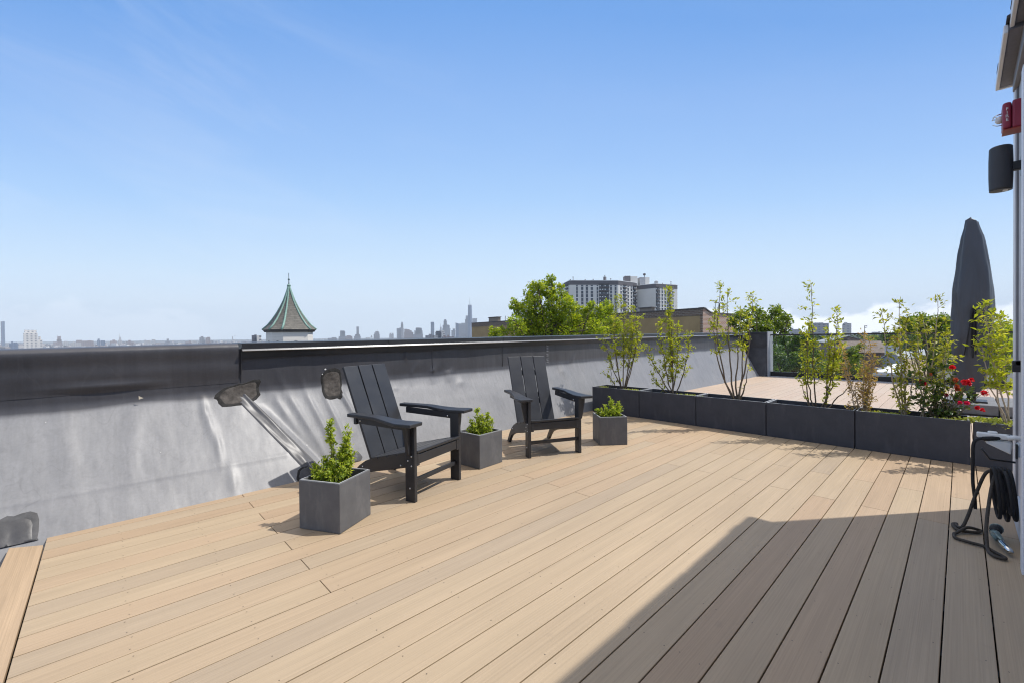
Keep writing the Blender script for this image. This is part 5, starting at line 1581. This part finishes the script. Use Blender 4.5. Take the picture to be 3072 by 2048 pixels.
def ochre():
    RC = lat(17.8, 40); LC = lat(-7.1, 76); e = (RC - LC).normalized(); n = Vector((e.y, -e.x, 0))
    if n.dot(-RC) < 0: n = -n
    inn = -n
    t = empty('ochre_building', (0, 0, 0), 0, 'long ochre stucco building with dark brick parapet and red brick end wall', 'building')
    ZT = 3.62; Lw = (RC - LC).length
    S = RC + inn * 6.1
    b = MB(); b.prism([LC + Up * -13, RC + Up * -13, S + Up * -13, LC + inn * 6.1 + Up * -13], Up * (ZT - .6 + 13)); b.build('stucco_wall', M['stucco'], t)
    o = n * .04
    uv_quad('brick_parapet', [LC + o + Up * (ZT - .62), RC + o + e * .04 + Up * (ZT - .62), RC + o + e * .04 + Up * ZT, LC + o + Up * ZT], M['brick_dark'], t, 1, 1)
    b = MB(); b.prism([LC + Up * (ZT - .65), RC + Up * (ZT - .65), RC + inn * .35 + Up * (ZT - .65), LC + inn * .35 + Up * (ZT - .65)], Up * .64); b.build('parapet_core', M['brick_dark'], t)
    b = MB(); r = random.Random(1)
    P = [LC + n * .09 + Up * ZT, RC + n * .09 + e * .08 + Up * ZT, RC + inn * .45 + e * .08 + Up * ZT, LC + inn * .45 + Up * ZT]; b.prism(P, Up * .10); b.build('parapet_cap', M['tile_dark'], t)
    def along(px):  # distance from LC where the pixel column meets the wall
        rr_ = ray(px, 950); a = np.array([[rr_.x, -e.x], [rr_.y, -e.y]]); k = np.linalg.solve(a, [LC.x, LC.y]); return k[1]
    for (a, c_, h) in ((1920, 1955, .42), (1467, 1494, .72)):
        s0, s1 = along(a), along(c_)
        b = MB(); b.prism([LC + e * s0 + n * .06 + Up * ZT, LC + e * s1 + n * .06 + Up * ZT, LC + e * s1 + inn * .5 + Up * ZT, LC + e * s0 + inn * .5 + Up * ZT], Up * h); pr = b.build('raised_block', M['brick_dark'], t)
        b = MB(); b.prism([LC + e * (s0 - .12) + n * .16 + Up * (ZT + h), LC + e * (s1 + .12) + n * .16 + Up * (ZT + h), LC + e * (s1 + .12) + inn * .6 + Up * (ZT + h), LC + e * (s0 - .12) + inn * .6 + Up * (ZT + h)], Up * .10); b.build('block_cap', M['tile_dark'], pr)
    # end wall of red brick with a scooped top
    o = e * .05
    prof = [(0, ZT + .02), (.35, ZT - .02), (.8, ZT - .22), (1.2, ZT - .36), (1.8, ZT - .42), (6.1, ZT - .48)]
    me = bpy.data.meshes.new('brick_end_wall'); vs = []; uvs = []
    for s, z in prof: vs += [RC + o + inn * s + Up * -13, RC + o + inn * s + Up * z]; uvs += [(s, -13), (s, z)]
    fs = [(2 * i, 2 * i + 2, 2 * i + 3, 2 * i + 1) for i in range(len(prof) - 1)]
    me.from_pydata([tuple(v) for v in vs], [], fs); uv = me.uv_layers.new(name='UVMap')
    for p in me.polygons:
        for li in p.loop_indices: uv.data[li].uv = uvs[me.loops[li].vertex_index]
    me.materials.append(M['brick_red']); ob = bpy.data.objects.new('brick_end_wall', me); COL.objects.link(ob); ob.parent = t
    sm = ob.modifiers.new('t', 'SOLIDIFY'); sm.thickness = .3; sm.offset = -1
    b = MB()
    for i in range(len(prof) - 1):
        (s0, z0), (s1, z1) = prof[i], prof[i + 1]
        q = [RC + e * .14 + inn * s0 + Up * z0, RC + e * .14 + inn * s1 + Up * z1, RC - e * .4 + inn * s1 + Up * z1, RC - e * .4 + inn * s0 + Up * z0]
        b.hexa(q + [p + Up * .11 for p in q])
    b.build('end_wall_cap', M['tile_dark'], t)
    # hooped ladder rails on the roof
    b = MB()
    for px in (2146, 2158):
        c0 = W(px, 940, 42.5); pts = [c0 + Up * -.6, c0 + Up * .75]
        for a in np.linspace(0, math.pi, 9): pts.append(c0 + Up * (.75 + .32 * math.sin(a)) + Rh * (.22 - .22 * math.cos(a)))
        pts.append(c0 + Rh * .44 + Up * .3)
        b.tube(pts, .025, 6)
    b.build('ladder_rail', M['black_metal'], t, smooth=True)
    b = MB(); c0 = LC + e * along(1500) + inn * 1 + Up * ZT; b.tube([c0, c0 + Up * .55, c0 + Up * .9 + e * .15], .05, 6); b.build('vent_pipe', M['tile_dark'], t, smooth=True)
    b = MB(); c0 = W(1794, 925, 48); b.lathe([(.9, -.7), (.9, 0), (.95, .02), (.6, .25), (.1, .42)], tuple(c0), 10); b.build('roof_hatch', M['roof_grey'], t)


ochre()

# ================================================================== trees
def tree(name, label, d, clumps, leafmat_, leafL, dens, seed, trunk_px, zroot=-13, spread=.8, group=None, extra=None, cat='tree'):
    rng = np.random.default_rng(seed); k = d / FPX
    base = W(trunk_px, 1000, d); base.z = zroot
    t = empty(name, base, 0, label, cat, group)
    cs = []
    for (px, py, r) in clumps:
        p = W(px, py, d + rng.normal() * spread); cs.append((p - Vector(base), r * k))
    mid = sum((c for c, r in cs), Vector()) / len(cs)
    b = MB()
    top = Vector((mid.x * .5, mid.y * .5, max(mid.z - 1.0, 2)))
    tr = stem_pts((0, 0, 0), top, (.1, .1, 0), 6, rng, .05)
    r0 = max(.12, .022 * mid.z)
    b.tube(tr, list(np.linspace(r0, r0 * .55, 7)), 8)
    for c, r in cs:
        s = tr[rng.integers(3, 7)]
        b.tube(stem_pts(s, c, (0, 0, -.25 * r), 5, rng, .04 * r), list(np.linspace(r0 * .26, .010, 6)), 5)
        for q in range(4):
            e = c + Vector(rng.normal(size=3)) * r * .6
            b.tube([c + (s - c) * .25, c.lerp(e, .5), e], [.012, .009, .006], 4)
    b.build('trunk', M['bark'], t, smooth=True, recalc=False)
    V = []
    for c, r in cs:
        # every clump is made of smaller sprays so that the outline breaks up
        ns = int(min(34, max(6, 26 * (r / .5) ** 1.2)))
        for q in range(ns):
            u = rng.normal(size=3); u /= np.linalg.norm(u)
            sc = np.array(c) + u * r * (rng.random() ** .45) * np.array([1, 1, .9])
            sr = max(r * rng.uniform(.26, .46), leafL * .9)
            n = max(16, int(dens * (sr / leafL) ** 2 * 14))
            w = rng.normal(size=(n, 3)); w /= np.linalg.norm(w, axis=1, keepdims=True)
            P = sc + w * sr * (rng.random((n, 1)) ** .4)
            A = w * .6 + u * .5 + rng.normal(size=(n, 3)) * .5; A[:, 2] -= .25
            V.append(leaf_arrays(P, A, leafL * rng.uniform(.65, 1.25, n), .75, .22, rng, 1.0))
    leaves_obj('crown', np.concatenate(V), leafmat_, t)
    return t


BIG = [(1652, 836, 13), (1648, 852, 18), (1640, 872, 26), (1612, 852, 18), (1596, 862, 16), (1590, 884, 20), (1602, 905, 24), (1618, 880, 26), (1662, 882, 24), (1680, 862, 9), (1664, 910, 28), (1694, 885, 15), (1700, 905, 22), (1718, 918, 18), (1545, 904, 10), (1540, 918, 12), (1562, 915, 16), (1556, 935, 18), (1580, 930, 24),
       (1610, 938, 30), (1645, 945, 32), (1690, 940, 30), (1730, 938, 24), (1755, 930, 18), (1545, 965, 20), (1555, 985, 22), (1590, 968, 30), (1630, 985, 34), (1672, 980, 34), (1715, 970, 32), (1755, 965, 30), (1775, 915, 12), (1790, 935, 22), (1815, 912, 14), (1830, 930, 18), (1810, 955, 26), (1840, 965, 22), (1790, 985, 30), (1835, 995, 24), (1520, 990, 16), (1500, 1000, 15), (1482, 1003, 12), (1480, 990, 9), (1700, 1005, 30), (1600, 1005, 28), (1550, 1008, 20), (1765, 1005, 26), (1855, 985, 16)]
tree('maple_tree', 'big bright green maple rising over the parapet before the apartment tower', 25, BIG, M['maple'], .125, .62, 1, 1660, spread=.5)
tree('tree', 'rounded tree right of the brick end wall, over the parapet end', 33, [(2195, 965, 16), (2215, 950, 18), (2240, 940, 16), (2268, 930, 12), (2275, 950, 18), (2300, 955, 22), (2320, 930, 12), (2335, 925, 8), (2340, 945, 14), (2352, 950, 10), (2360, 965, 14), (2366, 952, 7), (2328, 970, 22), (2290, 980, 24), (2255, 975, 24), (2220, 985, 20), (2350, 990, 18), (2310, 1000, 24), (2270, 1010, 20)], M['greentree'], .16, .6, 2, 2280, spread=.7)
tree('tree', 'broad shady tree low behind the glass railing next to the parapet end', 27, [(2330, 1035, 20), (2325, 1065, 24), (2360, 1045, 22), (2395, 1050, 26), (2425, 1045, 24), (2365, 1080, 28), (2405, 1085, 30), (2340, 1100, 26), (2440, 1075, 24), (2385, 1110, 30), (2430, 1105, 26), (2350, 1015, 14), (2385, 1025, 18), (2420, 1020, 18), (2320, 1115, 20), (2450, 1110, 20)], M['darktree'], .15, .65, 3, 2380, spread=1.2)
tree('tree', 'feathery green tree behind the glass before the brown shingled house', 40, [(2560, 1048, 12), (2545, 1058, 14), (2530, 1072, 18), (2555, 1078, 16), (2575, 1070, 10), (2510, 1085, 20), (2540, 1095, 22), (2570, 1100, 20), (2490, 1095, 20), (2520, 1115, 22), (2560, 1118, 22), (2590, 1110, 14), (2584, 1038, 7)], M['greentree'], .17, .55, 4, 2535, spread=1.0)
tree('tree', 'tall yellow-green tree behind the roses and left of the parasol', 36, [(2705, 965, 10), (2725, 970, 16), (2755, 955, 18), (2780, 960, 20), (2805, 965, 18), (2830, 955, 14), (2845, 965, 12), (2720, 990, 18), (2750, 985, 24), (2790, 990, 26), (2825, 990, 22), (2850, 990, 14), (2740, 1015, 22), (2780, 1025, 26), (2820, 1025, 26), (2855, 1020, 18), (2850, 1060, 20), (2820, 1065, 22), (2800, 1090, 20), (2845, 1095, 20)], M['greentree'], .17, .6, 5, 2790, spread=1.0)
tree('tree', 'leafy tree behind the glass between parasol and house corner', 30, [(2985, 985, 14), (3010, 975, 16), (3030, 990, 16), (2990, 1010, 18), (3020, 1020, 22), (2985, 1045, 18), (3015, 1055, 22), (2990, 1080, 20), (3020, 1095, 22), (2960, 1090, 14), (3050, 1040, 20)], M['maple'], .15, .6, 6, 3010, spread=.9)
tree('tree', 'small round tree beyond the brown shingled roof', 150, [(2595, 1020, 8), (2612, 1017, 9), (2628, 1020, 9), (2642, 1024, 7), (2605, 1026, 8), (2622, 1027, 9)], M['greentree'], .55, .6, 7, 2615, spread=1.5)
tree('tree', 'dark tree with an orange side limb beyond the white flat roof', 95, [(2665, 1015, 12), (2690, 1008, 13), (2712, 1012, 14), (2675, 1025, 10), (2700, 1028, 12), (2730, 1020, 12), (2655, 1008, 8), (2725, 1035, 12)], M['darktree'], .40, .65, 8, 2695, spread=1.5)
tree('tree', 'small orange leaved tree before the dark tree', 84, [(2682, 1018, 6), (2690, 1022, 5), (2686, 1026, 5)], M['redleaf'], .32, .5, 9, 2686, spread=.5)


def far_trees():
    rng = np.random.default_rng(12); V = []
    for i in range(420):
        d = 170 + 900 * rng.random() ** 1.3; rt = rng.uniform(.38, 1.35)
        r = rng.uniform(3, 6.0); g = gz(rt, d); c = lat(rt * d, d, g + rng.uniform(4, 8))
        n = 60; w = rng.normal(size=(n, 3)); w /= np.linalg.norm(w, axis=1, keepdims=True)
        P = np.array(c) + w * r * np.array([1, 1, .8]) * (rng.random((n, 1)) ** .3)
        V.append(leaf_arrays(P, w + rng.normal(size=(n, 3)) * .5, rng.uniform(1.6, 3.0, n), .8, .2, rng, 1.0))
    o = leaves_obj('distant_trees', np.concatenate(V), M['farleaf'], None); tag(o, kind='stuff')


far_trees()

# ================================================================== houses beyond the railing
def frame_at(px, d, rot=0.0):
    c = W(px, 1000, d); c.z = GZ
    return c, math.atan2(Rh.y, Rh.x) + rot


def house_at(name, label, px, d, w, dp, wall, roof, zeave, zridge=None, rot=0.0, cat='house', windows=0, ridge='x'):
    th_ = math.atan((px - 1536) / FPX); w *= math.cos(th_)
    c, rz = frame_at(px, d, rot - th_); t = empty(name, c, rz, label, cat, 'houses beyond the railing')
    H = zeave - GZ
    b = MB(); b.box((-w / 2, 0, 0), (w / 2, dp, H)); b.build('wall', wall, t)
    if zridge is None:
        b = MB(); b.box((-w / 2 + .25, .25, H - .05), (w / 2 - .25, dp - .25, H + .04)); b.build('flat_roof', roof, t)
        for (lo_, hi_) in (((-w / 2 - .05, -.05, H - .2), (w / 2 + .05, .22, H + .3)), ((-w / 2 - .05, dp - .22, H - .2), (w / 2 + .05, dp + .05, H + .3)), ((-w / 2 - .05, .22, H - .2), (-w / 2 + .22, dp - .22, H + .3)), ((w / 2 - .22, .22, H - .2), (w / 2 + .05, dp - .22, H + .3))):
            pass
        b = MB(); b.box((-w / 2 - .08, -.08, H - .25), (w / 2 + .08, 0, H + .12)); b.build('roof_trim', roof, t)
    else:
        R = zridge - GZ; o = .35; b = MB()
        if ridge == 'x':
            b.hexa([(-w / 2 - o, -o, H - .1), (w / 2 + o, -o, H - .1), (w / 2 + o, dp / 2, R - .1), (-w / 2 - o, dp / 2, R - .1), (-w / 2 - o, -o, H + .06), (w / 2 + o, -o, H + .06), (w / 2 + o, dp / 2, R + .06), (-w / 2 - o, dp / 2, R + .06)])
            b.hexa([(-w / 2 - o, dp / 2, R - .1), (w / 2 + o, dp / 2, R - .1), (w / 2 + o, dp + o, H - .1), (-w / 2 - o, dp + o, H - .1), (-w / 2 - o, dp / 2, R + .06), (w / 2 + o, dp / 2, R + .06), (w / 2 + o, dp + o, H + .06), (-w / 2 - o, dp + o, H + .06)])
            b.build('roof', roof, t)
            b = MB(); b.prism([(-w / 2, .0, H), (-w / 2, dp, H), (-w / 2, dp / 2, R - .1)], (w, 0, 0)); b.build('gable', wall, t)
        else:
            b.hexa([(-w / 2 - o, -o, H - .1), (0, -o, R - .1), (0, dp + o, R - .1), (-w / 2 - o, dp + o, H - .1), (-w / 2 - o, -o, H + .06), (0, -o, R + .06), (0, dp + o, R + .06), (-w / 2 - o, dp + o, H + .06)])
            b.hexa([(0, -o, R - .1), (w / 2 + o, -o, H - .1), (w / 2 + o, dp + o, H - .1), (0, dp + o, R - .1), (0, -o, R + .06), (w / 2 + o, -o, H + .06), (w / 2 + o, dp + o, H + .06), (0, dp + o, R + .06)])
            b.build('roof', roof, t)
            b = MB(); b.prism([(-w / 2, .0, H), (w / 2, 0, H), (0, 0, R - .1)], (0, dp, 0)); b.build('gable', wall, t)
    for q in range(windows):
        x = -w / 2 + w * (q + .5) / windows
        b = MB(); b.box((x - .45, -.05, H - 2.3), (x + .45, .02, H - .9)); wv = b.build('window', M['apt_glass'], t)
        b = MB(); b.box((x - .55, -.07, H - 2.42), (x + .55, .0, H - 2.3)); b.build('window_sill', M['sill_white'], wv)
    return t


h = house_at('flat_roof_house', 'house with a bright white flat roof and roof skylights, behind the dry stalks', 2668, 56, 4.9, 26, M['house_white'], M['roof_white'], -4.05, rot=-.10)
for (x, y) in ((-.1, 9.5), (-1.9, 8)):
    b = MB(); b.box((x - .55, y - .5, 8.98), (x + .55, y + .5, 9.12)); b.box((x - .08, y - 1.6, 8.99), (x + .08, y + 1.8, 9.06)); b.build('skylight', M['roof_grey'], h)
house_at('shingled_house', 'wide brown shingled house with steep side and white gable trim', 2592, 100, 9.6, 10, M['house_brown'], M['shingle_brown'], -3.3, -.75, rot=.12, ridge='x')
house_at('gabled_house', 'grey gable roofed house with two dark chimneys, beyond the bushy sapling', 2545, 128, 14, 16, M['house_brown'], M['roof_grey'], -1.5, .35, rot=.2, ridge='y')
for i, (px, w) in enumerate(((2517, 1.0), (2536, 1.5))):
    c = W(px, 1030, 112)
    b = MB(); b.box((-w / 2, -.5, -4), (w / 2, .5, 1.15)); b.box((-w / 2 - .08, -.58, 1.0), (w / 2 + .08, .58, 1.15)); o = b.build('chimney_stack', M['tile_dark'], None)
    o.location = c; tag(o, ['narrow dark square chimney on the grey gable roof', 'wide dark square chimney on the grey gable roof'][i], 'chimney')
house_at('brick_house', 'low brick house corner left of the brown shingled house', 2531, 96, 3.6, 8, simple('house_brick', (.30, .16, .12), .85, .15, 2), M['roof_grey'], -1.9, rot=.2)
house_at('white_box_house', 'small white box house behind the grey rooftops', 2676, 92, 3.2, 6, M['house_white'], M['roof_white'], -1.55, windows=0)
house_at('grey_house', 'blue-grey house with a lean roof beside the white flat roof', 2676, 74, 3.4, 9, M['house_grey'], M['roof_grey'], -3.2, -2.1, rot=-.25, ridge='y', windows=1)
house_at('grey_house', 'small dormered grey house directly behind the white flat roof', 2718, 78, 3.6, 8, M['house_grey'], M['roof_grey'], -4.0, -2.2, rot=.1, ridge='y', windows=2)
house_at('grey_house', 'pale grey gabled house half hidden behind the staked sapling', 2748, 86, 5.0, 9, M['house_white'], M['roof_grey'], -4.2, -2.3, rot=-.15, ridge='y', windows=2)
house_at('tan_roof_house', 'house with a tan shingled roof right of the white flat roof', 2765, 50, 2.7, 9, M['house_brown'], M['shingle_tan'], -3.95, -2.1, rot=.05, ridge='x')
house_at('white_house', 'tall white house with glass top, left behind the glass railing', 2318, 62, 2.0, 8, M['house_white'], M['roof_white'], -.15, windows=1)
house_at('white_house', 'low pale house with a round topped window among the trees', 2372, 70, 5.5, 8, M['house_white'], M['roof_grey'], -2.2, windows=2)
for i, (px, y, d) in enumerate(((2388, 1108, 40), (2432, 1113, 38))):
    c = W(px, y, d); b = MB(); b.lathe([(.5, -3), (.5, -.05), (.42, .12), (.2, .2)], n=14); o = b.build('roof_vent', M['plastic_white'], None, smooth=False); o.location = c
    tag(o, ['white round roof vent just above the railing shoe, left', 'small white roof vent just above the railing shoe, right of the other'][i], 'roof vent')
# low roof that carries the vents
c, rz = frame_at(2420, 36); t = empty('low_rooftop', c, rz, 'dark low rooftop right below the glass railing', 'rooftop')
b = MB(); b.box((-7, 0, 0), (5, 9, GZ * -1 - 2.7)); b.build('roof_block', M['rubber_dark'], t)

# slab buildings on the horizon and lamp masts
T('long pale slab block on the right horizon behind the sapling', 2424, 2486, 970, 1500, M['t_grey'], [(2437, 2470, 968)], base=-20, depth=40, name='slab_building', cat='building')
T('pale ribbed hospital-like block right of the long slab', 2528, 2554, 970, 1400, M['t_pale'], [(2532, 2542, 967)], base=-20, depth=30, name='slab_building', cat='building')
T('faint low block at the right horizon left of the slab', 2368, 2400, 988, 2200, M['t_grey'], [(2370, 2380, 984)], base=-20, depth=30, name='slab_building', cat='building')
T('low white warehouse on the right horizon', 2615, 2640, 996, 1200, M['t_pale'], [(2634, 2646, 995)], base=-20, depth=30, name='slab_building', cat='building')
for i, (px, y, d) in enumerate(((2594, 977, 160), (2528, 974, 170))):
    c = W(px, 1000, d); c.z = GZ; z = zpx(px, y, d) - GZ
    t = empty('lamp_mast', c, math.atan2(Rh.y, Rh.x), ['dark lamp mast with two heads against the cloud', 'lamp mast with one arm before the ribbed block'][i], 'lamp mast')
    b = MB(); b.tube([(0, 0, 0), (0, 0, z)], [.14, .09], 6); b.build('mast', M['black_metal'], t)
    for dz in ((-.1, -.65) if i == 0 else (-.1,)):
        b = MB(); b.hexa([(0, -.2, z + dz - .2), (.85, -.2, z + dz - .05), (.85, .2, z + dz - .05), (0, .2, z + dz - .2), (0, -.2, z + dz), (.85, -.2, z + dz + .12), (.85, .2, z + dz + .12), (0, .2, z + dz)]); b.build('lamp_head', M['black_metal'], t)
